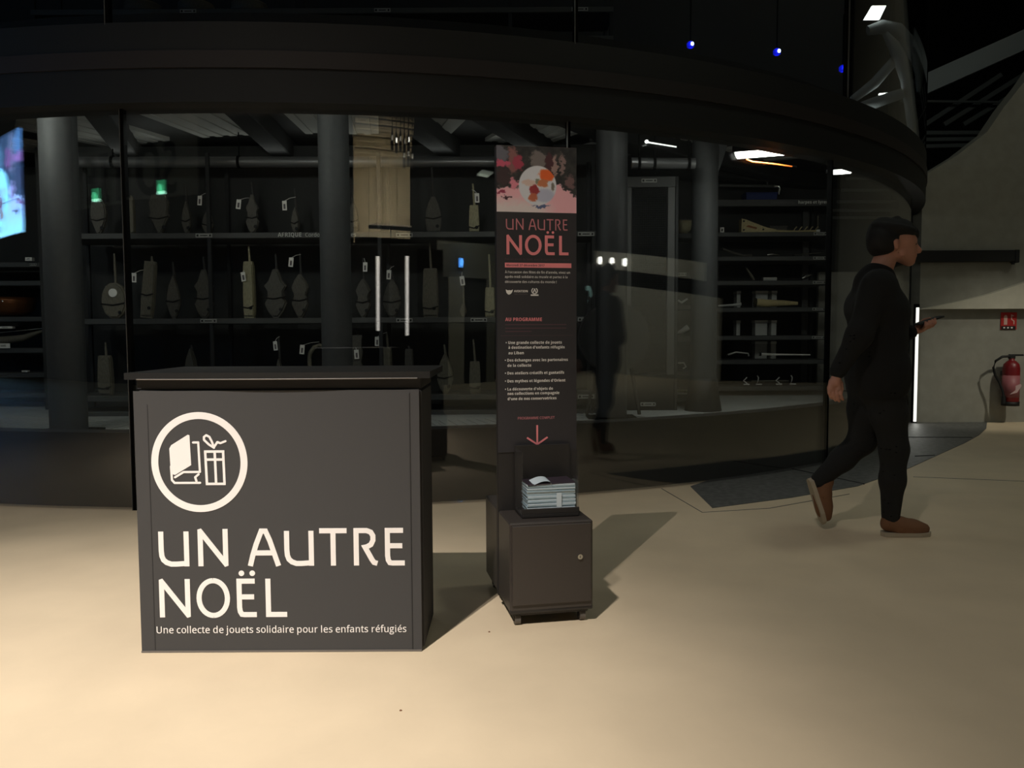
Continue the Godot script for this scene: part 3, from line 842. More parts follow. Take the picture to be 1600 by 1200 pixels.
func tower_store() -> void:
	var long := rack("long three-shelf storage rack behind the counter, filled with standing instruments", -4.15, 0.78, 7.6, 0.55, 0.36, 2.75, [2.03, 1.255, 0.545, 0.40], [-4.12, -2.75, -1.2, 0.0, 0.75])
	for q: Array in [[-2.79, 2.005], [-0.97, 2.0], [0.68, 2.0], [-2.77, 1.232], [-0.98, 1.228], [-0.30, 1.228], [0.68, 1.228], [0.68, 0.52]]:
		label_plate(long, Vector3(q[0] + 1.685, q[1] - 0.36, 0.006))
	text("shelf_lettering", "AFRIQUE", 0.215, Vector3(-2.12 + 1.685, 2.005 - 0.36, 0.004), M.print_grey, long, true)
	text("shelf_lettering", "Cordophones harpes", 0.46, Vector3(-1.87 + 1.685, 2.003 - 0.36, 0.004), M.print_grey, long)
	var shelf_y := [2.03, 1.255, 0.545]
	var wood := {"dim": M.wood_dim, "mid": M.wood_mid, "pale": M.wood_pale, "wood": M.wood_mid}
	var rows := [
		[0, -4.060, 0.077, 0.328, "board", "dim", 0.060, "narrow grey slab harp"],
		[0, -3.800, 0.143, 0.328, "fan", "dim", 0.107, "fan-bodied harp with a rusty stick"],
		[0, -3.499, 0.048, 0.334, "board", "mid", 0.024, "thin upright pale slat instrument"],
		[0, -3.240, 0.179, 0.358, "hex", "dim", 0.048, "broad six-sided harp with a pointed foot"],
		[0, -2.992, 0.083, 0.298, "leaf", "dim", 0.155, "slender leaf-shaped harp"],
		[0, -2.797, 0.101, 0.215, "leaf", "dim", 0.179, "small leaf-shaped harp with a square white tag", -0.054, 0.298],
		[0, -2.384, 0.119, 0.358, "horned", "dim", 0.119, "faint pale harp with a long white tag", -0.113, 0.262],
		[0, -1.988, 0.072, 0.238, "leaf", "dim", 0.179, "dark slim harp with a narrow white tag", -0.083, 0.250],
		[0, -1.457, 0.095, 0.268, "lute", "dim", 0.072, "rounded harp half hidden by the round column"],
		[0, -0.719, 0.149, 0.328, "lute", "dim", 0.286, "round-shouldered long-necked lute"],
		[0, -0.341, 0.095, 0.250, "board", "pale", 0.203, "pale boxy harp with a white tag near the poster stand", 0.030, 0.310],
		[1, -4.055, 0.095, 0.465, "lute", "dim", 0.095, "narrow oval lute half behind the grey column"],
		[1, -3.693, 0.238, 0.334, "disc", "mid", 0.274, "round-bellied lute with a white disc label"],
		[1, -3.402, 0.119, 0.525, "lean", "mid", 0.048, "leaning pale board harp with curled white tags", -0.083, 0.370],
		[1, -3.146, 0.125, 0.393, "leaf", "dim", 0.131, "pointed leaf harp with two small knobs"],
		[1, -2.861, 0.173, 0.453, "horned", "dim", 0.119, "broad waisted harp with a horn on one side"],
		[1, -2.439, 0.107, 0.525, "board", "pale", 0.143, "tall pale rectangular board zither", -0.030, 0.382],
		[1, -2.190, 0.215, 0.453, "horned", "dim", 0.143, "wide horned harp with four points"],
		[1, -1.964, 0.161, 0.405, "waist", "dim", 0.131, "hourglass harp with a grey tag above it", -0.066, 0.513],
		[1, -1.375, 0.143, 0.358, "waist", "dim", 0.119, "hourglass harp with a curled tag beside the white strip", 0.036, 0.465],
		[1, -1.114, 0.167, 0.358, "leaf", "dim", 0.083, "dark rounded harp between the white strips", -0.024, 0.393],
		[1, -0.752, 0.149, 0.453, "board", "wood", 0.24, "large pale tapering board lute"],
		[1, -0.448, 0.060, 0.131, "leaf", "mid", 0.274, "pale stick with a hanging white pouch", 0.000, 0.334],
		[1, -0.199, 0.095, 0.274, "board", "pale", 0.310, "short bright box lute beside the poster stand"],
		[2, -4.054, 0.107, 0.382, "waist", "dim", 0.167, "waisted harp on the low shelf with a long white tag", -0.030, 0.537],
		[2, -3.791, 0.137, 0.370, "board", "wood", 0.119, "thick pale slab zither on the low shelf"],
		[2, -2.990, 0.119, 0.430, "leaf", "dim", 0.030, "dark gourd-shaped harp low behind the counter"],
		[2, -2.171, 0.060, 0.334, "leaf", "dim", 0.203, "thin dark stick instrument with a house-shaped tag", -0.012, 0.453],
		[2, -1.794, 0.203, 0.453, "ring", "mid", 0.000, "hoop-shaped drum rim with a tag beside it", -0.143, 0.417],
		[2, -1.441, 0.107, 0.548, "fringe", "dim", 0.060, "fringed dark rattle with a tag", 0.000, 0.370],
		[2, -1.161, 0.095, 0.429, "board", "mid", 0.036, "grey slab instrument with a bright white tag", -0.077, 0.489],
		[2, -0.957, 0.083, 0.417, "board", "dim", 0.024, "narrow dark slab beside the white strip"],
		[2, -0.622, 0.149, 0.370, "leaf", "mid", 0.083, "tall pointed pale harp right of the counter"],
		[2, -0.347, 0.107, 0.298, "board", "mid", 0.203, "pale squared lute right of the counter"],
	]
	for r: Array in rows:
		var tag := [] if r.size() < 10 else [r[8], r[9]]
		instrument(r[7] + ("" if "low" in r[7] else [" on the top shelf", " on the middle shelf", " on the low shelf"][r[0]]), V(r[1], shelf_y[r[0]] + (0.010 if r[4] == "lean" else 0.002), 7.74 + (0.03 if r[0] == 1 else 0.0)), r[2], r[3], r[4], wood[r[5]], r[6], tag)
	# tall cabinet with a wire-mesh door
	var cab := thing("mesh_cabinet", "tall dark cabinet with a wire-mesh door right of the poster stand", "cabinet", V(1.32, 0.36, 7.9))
	obj("side_panel", box(Vector3(0.03, 2.21, 0.5), 0.004), M.rack_dark, cab, Vector3(-0.245, 1.105, -0.25))
	obj("side_panel", box(Vector3(0.03, 2.21, 0.5), 0.004), M.rack_dark, cab, Vector3(0.245, 1.105, -0.25))
	obj("top_rail", box(Vector3(0.46, 0.1, 0.04), 0.004), M.rack, cab, Vector3(0, 2.16, -0.02))
	obj("plinth", box(Vector3(0.46, 0.34, 0.46), 0.004), M.black, cab, Vector3(0, 0.17, -0.24))
	obj("back", box(Vector3(0.46, 1.78, 0.02), 0.004), M.rack_dark, cab, Vector3(0, 1.22, -0.47))
	var door := obj("door", box(Vector3(0.04, 1.77, 0.02), 0.003), M.rack, cab, Vector3(-0.205, 1.225, 0.0))
	obj("stile", box(Vector3(0.07, 1.77, 0.02), 0.003), M.rack, door, Vector3(0.395, 0, 0))
	var wires := newst()
	for k in 17:
		add_tube(wires, [Vector3(0.03 + 0.02 * k, -0.885, 0), Vector3(0.03 + 0.02 * k, 0.885, 0)], [0.0022], 4)
	for k in 84:
		add_tube(wires, [Vector3(0.02, -0.88 + 0.021 * k, 0.002), Vector3(0.365, -0.88 + 0.021 * k, 0.002)], [0.0022], 4)
	obj("wire_mesh", done(wires), M.rack_dark, door).set_meta("kind", "stuff")
	label_plate(cab, Vector3(-0.02, 2.17, 0.004), 0.145, 0.036)
	label_plate(cab, Vector3(-0.02, 0.06, 0.004), 0.145, 0.036)
	var dr := thing("silhouette_drum", "dark drum shape put in for the mirrored silhouette of the viewer, behind the dark column", "drum", V(0.92, 0.36, 7.47))  # drum shape stands in for the viewer's dark mirrored silhouette
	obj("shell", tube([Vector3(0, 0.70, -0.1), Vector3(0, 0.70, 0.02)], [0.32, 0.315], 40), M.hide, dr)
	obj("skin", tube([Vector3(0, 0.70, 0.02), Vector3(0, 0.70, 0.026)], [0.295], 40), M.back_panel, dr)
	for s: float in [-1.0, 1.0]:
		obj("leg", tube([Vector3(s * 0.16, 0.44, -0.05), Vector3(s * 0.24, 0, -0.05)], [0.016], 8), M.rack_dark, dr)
	# little shelves between the cabinet and the flared column
	var mid := rack("narrow rack between the mesh cabinet and the flared column", 1.60, 2.0, 8.3, 0.4, 0.36, 2.6, [2.085, 1.70, 1.38, 1.06, 0.72, 0.45], [1.62, 1.98])
	label_plate(mid, Vector3(-0.1, 1.32, 0.006), 0.08, 0.03)
	var bowl := thing("wooden_bowl", "pale carved half bowl on the narrow rack", "bowl", V(1.72, 2.087, 8.42))
	obj("bowl", lathe([Vector2(0.0, 0.0), Vector2(0.05, 0.004), Vector2(0.085, 0.045), Vector2(0.1, 0.13), Vector2(0.093, 0.13), Vector2(0.075, 0.05), Vector2(0.0, 0.02)], 24), M.wood_pale, bowl)
	obj("rim", lathe([Vector2(0.093, 0.128), Vector2(0.102, 0.128), Vector2(0.102, 0.138), Vector2(0.093, 0.138)], 24), M.wood_mid, bowl)
	for q: Array in [["pale pointed horn on the narrow rack under the bowl", 1.06, [Vector3(-0.06, 0.03, 0), Vector3(0.0, 0.05, 0), Vector3(0.07, 0.09, 0)], [0.008, 0.022, 0.034]], ["bent grey stick on the narrow rack's middle shelf", 1.38, [Vector3(-0.05, 0.05, 0), Vector3(0.0, 0.02, 0), Vector3(0.06, 0.06, 0)], [0.012, 0.014, 0.01]], ["pale yellow tube on the narrow rack's lowest shelf", 0.45, [Vector3(-0.07, 0.06, 0), Vector3(0.07, 0.05, 0)], [0.017, 0.017]], ["grey hooked rod on the narrow rack above the yellow tube", 0.72, [Vector3(-0.05, 0.07, 0), Vector3(0.03, 0.07, 0), Vector3(0.05, 0.03, 0), Vector3(0.02, 0.012, 0)], [0.008]]]:
		var t := thing("small_instrument", q[0], "instrument", V(1.72, q[1] + 0.003, 8.42), 0.0, "small instruments on the narrow rack")
		obj("body", tube(q[2], q[3], 10), M.wood_pale if q[1] < 0.6 else M.box_pale, t)
		obj("binding", tube([q[2][0], q[2][0].lerp(q[2][1], 0.2)], [q[3][0] + 0.004], 8), M.twine, t)
	# right rack
	var rr := rack("many-shelved storage rack lettered harpes et lyres at the tower's right end", 2.35, 3.68, 9.6, 0.6, 0.36, 2.62, [2.245, 1.968, 1.69, 1.382, 1.057, 0.777, 0.47], [2.37, 3.665])
	obj("header_board", box(Vector3(1.33, 0.075, 0.03), 0.003), M.rack, rr, Vector3(0, 2.575 - 0.36, 0.0))
	obj("end_panel", box(Vector3(0.075, 2.2, 0.02), 0.003), M.rack, rr, Vector3(0.56, 1.1, -0.55))
	text("shelf_lettering", "Cordophones", 0.27, Vector3(2.97 - 3.015, 2.575 - 0.36, 0.018), M.poster_grey, rr)
	text("shelf_lettering", "harpes et lyres", 0.335, Vector3(3.285 - 3.015, 2.575 - 0.36, 0.018), M.tag, rr, true)
	for y: float in [2.222, 1.945, 1.667, 1.36, 1.034]:
		label_plate(rr, Vector3(0.53, y - 0.36, 0.006), 0.15, 0.032)
	var harp := thing("arched_harp", "pale gold triangular harp with pegs on the right rack's upper shelf", "harp", V(2.66, 2.247, 9.72))
	obj("body", plate(PackedVector2Array([Vector2(0, 0), Vector2(0, 0.16), Vector2(0.05, 0.15), Vector2(0.28, 0.06), Vector2(0.40, 0.035), Vector2(0.40, 0.01), Vector2(0.2, 0.0)]), -0.06, 0.06), M.wood_gold, harp)
	obj("slot", plate(PackedVector2Array([Vector2(0.05, 0.07), Vector2(0.08, 0.085), Vector2(0.18, 0.055), Vector2(0.17, 0.04), Vector2(0.08, 0.06)]), 0.06, 0.064), M.copper, harp)
	for p: Vector2 in [Vector2(0.025, 0.13), Vector2(0.025, 0.03), Vector2(0.25, 0.035)]:
		obj("knob", tube([Vector3(p.x, p.y, 0.05), Vector3(p.x, p.y, 0.068)], [0.011], 8), M.ink, harp)
	obj("neck", tube([Vector3(0.38, 0.022, 0), Vector3(0.62, 0.016, 0), Vector3(0.92, 0.02, 0)], [0.018, 0.014, 0.013], 10), M.wood_gold, harp)
	for k in 5:
		obj("peg", tube([Vector3(0.62 + 0.062 * k, 0.02, 0.0), Vector3(0.635 + 0.062 * k, 0.05, 0.01), Vector3(0.655 + 0.062 * k, 0.07, 0.01)], [0.006, 0.006, 0.008], 6), M.wood_gold, harp)
	obj("end_tag", box(Vector3(0.04, 0.03, 0.003), 0.0), M.tag, harp, Vector3(0.9, 0.02, 0.02))
	obj("post", tube([Vector3(0.91, 0, -0.02), Vector3(0.91, 0.2, -0.02)], [0.008], 6), M.wood_mid, harp)
	for q: Array in [["storage_box", "long dark blue box on top of the right rack", Vector3(0.36, 0.085, 0.2), V(2.9, 2.66, 9.8), M.blue_box], ["storage_box", "dim olive box behind the golden harp's neck", Vector3(0.2, 0.1, 0.15), V(3.17, 2.296, 10.0), M.wood_dim]]:
		var t := thing(q[0], q[1], "box", q[3])
		var s: Vector3 = q[2]
		obj("box", box(s, 0.005), q[4], t)
		obj("lid", box(Vector3(s.x + 0.012, 0.02, s.z + 0.012), 0.003), q[4], t, Vector3(0, s.y / 2, 0))
	var rod := thing("pipe_elbow", "grey pipe with a shiny elbow above the blue box", "pipe")
	obj("pipe", tube([V(2.42, 2.80, 9.75), V(3.05, 2.79, 9.75)], [0.018], 10), M.rack, rod)
	obj("elbow", tube([V(3.05, 2.79, 9.75), V(3.11, 2.79, 9.75), V(3.125, 2.76, 9.75), V(3.115, 2.69, 9.75)], [0.024], 10), M.steel, rod)
	obj("hanger", tube([V(2.98, 2.79, 9.75), V(2.98, 3.0, 9.75)], [0.01], 6), M.rack, rod)
	var horns := [
		["small silver bell lying on the right rack's second shelf", 1.968, 3.03, [Vector3(-0.06, 0.02, 0), Vector3(0.0, 0.03, 0), Vector3(0.09, 0.02, 0)], [0.012, 0.022, 0.006], M.steel],
		["thin dark bow lying on the right rack's second shelf", 1.968, 2.6, [Vector3(-0.15, 0.1, 0), Vector3(-0.05, 0.06, 0), Vector3(0.1, 0.016, 0), Vector3(0.2, 0.02, 0)], [0.014], M.wood_dim],
		["slim bright bow at the right end of the second shelf", 1.968, 3.45, [Vector3(-0.18, 0.02, 0), Vector3(0.0, 0.035, 0), Vector3(0.15, 0.05, 0)], [0.006, 0.008, 0.01], M.steel],
		["slanted grey stick leaning on the right rack's third shelf", 1.69, 2.78, [Vector3(-0.05, 0.16, 0), Vector3(0.02, 0.06, 0), Vector3(0.05, 0.01, 0)], [0.009, 0.016, 0.01], M.wood_mid],
		["pale stubby cylinder on the right rack's third shelf", 1.69, 3.0, [Vector3(-0.09, 0.022, 0), Vector3(0.09, 0.022, 0)], [0.02, 0.022], M.box_pale],
		["shiny little cup near the end of the third shelf", 1.69, 3.43, [Vector3(-0.05, 0.02, 0), Vector3(0.0, 0.05, 0), Vector3(0.07, 0.075, 0)], [0.014, 0.03, 0.012], M.steel],
		["long golden horn on the right rack's fourth shelf", 1.382, 3.08, [Vector3(-0.24, 0.06, 0), Vector3(-0.1, 0.05, 0), Vector3(0.1, 0.05, 0), Vector3(0.26, 0.045, 0)], [0.05, 0.045, 0.034, 0.02], M.wood_gold],
		["thin whitish stick on the fourth shelf beside the column", 1.382, 2.5, [Vector3(-0.13, 0.02, 0), Vector3(0.08, 0.03, 0), Vector3(0.18, 0.045, 0)], [0.01, 0.015, 0.022], M.box_pale],
		["long straight white flute on the right rack's sixth shelf", 0.777, 3.1, [Vector3(-0.2, 0.06, 0), Vector3(0.0, 0.055, 0), Vector3(0.4, 0.05, 0)], [0.016, 0.012, 0.008], M.tag],
		["bent grey rod on the sixth shelf beside the column", 0.777, 2.65, [Vector3(-0.13, 0.05, 0), Vector3(-0.02, 0.085, 0), Vector3(0.12, 0.07, 0), Vector3(0.13, 0.04, 0)], [0.01], M.box_pale],
		["dark horizontal flute on the lowest right shelf", 0.47, 2.95, [Vector3(-0.2, 0.05, 0), Vector3(0.3, 0.05, 0)], [0.012], M.wood_mid],
	]
	for q: Array in horns:
		var t := thing("wind_instrument", q[0], "instrument", V(q[2], q[1] + 0.003, 9.72), 0.0, "instruments lying on the right rack")
		obj("body", tube(q[3], q[4], 10), q[5], t)
		obj("binding", tube([q[3][0], q[3][0].lerp(q[3][1], 0.12)], [q[4][0] + 0.004], 8), M.twine, t)
	var nth := ["first", "second", "third", "fourth"]
	for k in 4:
		var t := thing("bent_hook", "small bright bent hook on the lowest right shelf, %s from the column" % nth[k], "hook", V([2.74, 2.885, 3.12, 3.28][k], 0.481, 9.68), 0.0, "hooks on the lowest right shelf")
		obj("hook", tube([Vector3(-0.025, 0.0, 0), Vector3(-0.005, 0.05, 0), Vector3(0.0, 0.085, 0), Vector3(-0.015, 0.11, 0)] if k % 2 else [Vector3(0.03, 0.0, 0), Vector3(0.0, 0.03, 0), Vector3(-0.03, 0.05, 0), Vector3(0.01, 0.09, 0)], [0.007], 6), M.tag, t)
		obj("foot", tube([Vector3(-0.03, 0.008, 0), Vector3(0.04, 0.008, 0)], [0.008], 6), M.tag, t)
	var n := 0
	for q: Array in [[1.382, [0.19, 0.13], 0.24], [1.057, [0.165], 0.16], [0.777, [0.195, 0.125], 0.1]]:  # pale blocks stand in for light seen through the rack's gaps
		for c: Array in [[2.71, 0.045], [2.985, 0.145], [3.135, 0.062]]:
			if c[0] > 2.9 or q[0] > 1.0:
				var t := thing("gleam_block", "pale block in place of background light on the right rack's %s shelf, %s from the column" % [{1.382: "fourth", 1.057: "fifth", 0.777: "sixth"}[q[0]], "first" if c[0] < 2.8 else "second" if c[0] < 3.1 else "third"], "box", V(c[0], q[0] + 0.002, 10.0), 0.0, "pale blocks in place of background light on the right rack")
				var hh: float = q[1][0]
				obj("box", box(Vector3(c[1], hh, 0.14), 0.004, Vector3(0, hh / 2, 0)), M.box_pale, t)
				obj("lid", box(Vector3(c[1] + 0.008, 0.03, 0.15), 0.003, Vector3(0, hh, 0)), M.tag, t)
				n += 1
	var tg := thing("loose_tag", "small white tag standing at the left end of the golden harp's shelf", "tag", V(2.43, 2.245, 9.64))
	obj("card", box(Vector3(0.045, 0.06, 0.004), 0.001, Vector3(0, 0.03, 0)), M.tag, tg)
	obj("print", box(Vector3(0.016, 0.03, 0.001), 0.0, Vector3(0, 0.03, 0.003)), M.ink, tg)
	# far left rack beyond the column
	var fl := rack("dim rack at the far left edge past the grey column", -6.0, -4.75, 8.6, 0.5, 0.36, 2.7, [1.86, 1.67, 1.30, 0.975, 0.72, 0.51], [-5.98, -4.77])
	label_plate(fl, Vector3(0.45, 1.477, 0.006), 0.07, 0.03)
	var cp := thing("copper_gong", "brown copper bowl gong on the far left rack", "gong", V(-5.25, 1.305, 8.75))
	obj("bowl", lathe([Vector2(0.0, 0.0), Vector2(0.12, 0.01), Vector2(0.2, 0.06), Vector2(0.22, 0.16), Vector2(0.215, 0.2), Vector2(0.2, 0.16), Vector2(0.0, 0.03)], 28), M.copper, cp)
	obj("stud", lathe([Vector2(0.01, 0.0), Vector2(0.01, 0.012), Vector2(0.0, 0.016)], 8), M.steel, cp, Vector3(0.03, 0.15, 0.215))
	var hull := thing("hull_zither", "grey boat-shaped zither under the copper gong", "zither", V(-5.3, 1.0, 8.75))
	obj("body", tube([Vector3(-0.4, 0.05, 0), Vector3(-0.1, 0.05, 0), Vector3(0.15, 0.08, 0), Vector3(0.38, 0.16, 0)], [0.035, 0.045, 0.035, 0.012], 12), M.wood_mid, hull)
	obj("string", tube([Vector3(-0.38, 0.11, 0), Vector3(0.36, 0.18, 0)], [0.003], 5), M.tag, hull)
	for q: Array in [["flat white card on the far left rack beside the column", V(-4.93, 1.885, 8.55), Vector3(0.07, 0.035, 0.05)], ["long white card under the boat-shaped zither", V(-5.27, 1.19, 8.66), Vector3(0.16, 0.022, 0.05)], ["broad white card low on the far left rack", V(-5.26, 1.0, 8.58), Vector3(0.14, 0.05, 0.004)], ["small pale card at the foot of the far left rack", V(-5.05, 0.735, 8.6), Vector3(0.06, 0.016, 0.04)]]:
		var t := thing("index_card", q[0], "card", q[1])
		obj("card", box(q[2], 0.001), M.tag, t)
		obj("print", box(q[2] * 0.4, 0.0), M.plate, t, Vector3(0, 0.001, q[2].z * 0.32))
	# upper storey
	var up := rack("dark rack in the upper storey behind the slab edge", -4.4, 0.95, 7.8, 0.5, 3.12, 5.4, [4.09, 3.83], [-4.38, -2.0, 0.0, 0.93])
	for q: Array in [[-2.95, 4.065], [-1.17, 4.065], [0.64, 4.065], [0.64, 3.805]]:
		label_plate(up, Vector3(q[0] + 1.725, q[1] - 3.12, 0.006), 0.15, 0.035)
	for k in 3:
		var t := thing("flat_drum", "low pale drum on the upper storey shelf, %s from the first glazing joint" % nth[k], "drum", V(-3.45 + 0.5 * k, 4.092, 8.0), 0.0, "drums on the upper shelf")
		obj("shell", lathe([Vector2(0.0, 0.0), Vector2(0.16, 0.0), Vector2(0.17, 0.05), Vector2(0.16, 0.1), Vector2(0.0, 0.1)], 24), M.wood_dim, t)
		obj("skin", lathe([Vector2(0.163, 0.095), Vector2(0.163, 0.105), Vector2(0.0, 0.108)], 24), M.wood_mid, t)

# ------------------------------------------------------------------ the hall behind the camera, which the glass mirrors
func ellipse(u: float, v: float, cu: float, cv: float, ru: float, rv: float) -> float:
	var q := Vector2((u - cu) / ru, (v - cv) / rv).length()
	return smoothstep(1.25, 0.8, q)

# print of a globe on a pink table with blurred people behind it
func globe_print(w: int, h: int, screen: bool) -> ImageTexture:
	var im := Image.create(w, h, false, Image.FORMAT_RGB8)
	var n := FastNoiseLite.new()
	n.seed = 5
	n.frequency = 0.05
	for y in h:
		for x in w:
			var u := (x + 0.5) / w
			var v := (y + 0.5) / h
			var k := n.get_noise_2d(u * 160.0, v * 128.0)
			var u0 := u
			var v0 := v
			u += 0.045 * n.get_noise_2d(v0 * 210.0 + 50.0, u0 * 190.0) + 0.02 * n.get_noise_2d(u0 * 600.0, v0 * 600.0)
			v += 0.05 * n.get_noise_2d(u0 * 230.0 - 90.0, v0 * 200.0)
			var c := Color(0.19 + 0.08 * k, 0.19 + 0.07 * k, 0.19 + 0.06 * k)
			c = c.lerp(Color(0.42, 0.42, 0.46), ellipse(u, v, 0.05, 0.12, 0.09, 0.12))
			c = c.lerp(Color(0.55, 0.38, 0.37), ellipse(u, v, 0.20, 0.22, 0.06, 0.2))
			c = c.lerp(Color(0.66, 0.26, 0.34), ellipse(u, v, 0.27, 0.26, 0.06, 0.11))
			c = c.lerp(Color(0.80, 0.36, 0.46), ellipse(u, v, 0.07, 0.27, 0.10, 0.05))
			c = c.lerp(Color(0.26, 0.20, 0.21), ellipse(u, v, 0.08, 0.46, 0.08, 0.14))
			c = c.lerp(Color(0.48, 0.45, 0.44), ellipse(u, v, 0.52, 0.20, 0.10, 0.13))
			c = c.lerp(Color(0.30, 0.18, 0.20), ellipse(u, v, 0.66, 0.24, 0.05, 0.15))
			c = c.lerp(Color(0.62, 0.52, 0.50), ellipse(u, v, 0.73, 0.28, 0.035, 0.16))
			c = c.lerp(Color(0.56, 0.47, 0.46), ellipse(u, v, 0.82, 0.26, 0.03, 0.16))
			c = c.lerp(Color(0.46, 0.36, 0.36), ellipse(u, v, 0.92, 0.52, 0.06, 0.10))
			var edge := 0.62 if u < 0.3 else (0.56 if u < 0.75 else lerpf(0.54, 0.74, (u - 0.75) / 0.25))
			var table := clampf((v - edge) * 40.0, 0.0, 1.0)
			var cloth := Color(0.95, 0.72, 0.76).lerp(Color(0.90, 0.85, 0.85), clampf((v - 0.72) * 5.0, 0, 1) * clampf((0.75 - u) * 4.0, 0, 1))
			c = c.lerp(cloth, table)
			c = c.lerp(Color(0.90, 0.55, 0.62), ellipse(u, v, 0.215, 0.57, 0.06, 0.075))
			c = c.lerp(Color(0.62, 0.24, 0.34), ellipse(u, v, 0.05, 0.70, 0.06, 0.03))
			c = c.lerp(Color(0.28, 0.18, 0.20), ellipse(u, v, 0.13, 0.78, 0.05, 0.022))
			c = c.lerp(Color(0.36, 0.40, 0.55), ellipse(u, v, 0.56, 0.905, 0.09, 0.02))
			u = u0 + 0.012 * n.get_noise_2d(u0 * 900.0, v0 * 900.0)
			v = v0 + 0.012 * n.get_noise_2d(v0 * 900.0, u0 * 900.0)
			var g := smoothstep(1.03, 0.97, Vector2((u0 - 0.51) / 0.236, (v0 - 0.59) / 0.30).length())
			if g > 0.0:
				var s := Color(0.86, 0.87, 0.90)
				s = s.lerp(Color(0.66, 0.68, 0.80), ellipse(u, v, 0.60, 0.74, 0.12, 0.10) * 0.6)
				s = s.lerp(Color(0.86, 0.72, 0.66), ellipse(u + 0.05 * k, v, 0.40, 0.55, 0.07, 0.05) * 0.7)
				s = s.lerp(Color(0.94, 0.42, 0.20), ellipse(u + 0.06 * k, v, 0.62, 0.43, 0.10, 0.085))
				s = s.lerp(Color(0.80, 0.50, 0.34), ellipse(u + 0.06 * k, v, 0.59, 0.55, 0.07, 0.06))
				s = s.lerp(Color(0.55, 0.56, 0.48), ellipse(u + 0.07 * k, v, 0.50, 0.53, 0.03, 0.04))
				s = s.lerp(Color(0.62, 0.22, 0.24), ellipse(u + 0.05 * k, v, 0.47, 0.65, 0.055, 0.075))
				s = s.lerp(Color(0.76, 0.42, 0.30), ellipse(u + 0.05 * k, v, 0.455, 0.77, 0.05, 0.06))
				s = s.lerp(Color(0.50, 0.48, 0.44), ellipse(u, v, 0.70, 0.60, 0.02, 0.06))
				c = c.lerp(s, g)
			if screen:
				c = Color(c.r * 0.55, c.g * 0.95, minf(1.0, c.b * 1.15 + 0.08))
			im.set_pixel(x, y, c)
	return ImageTexture.create_from_image(im)

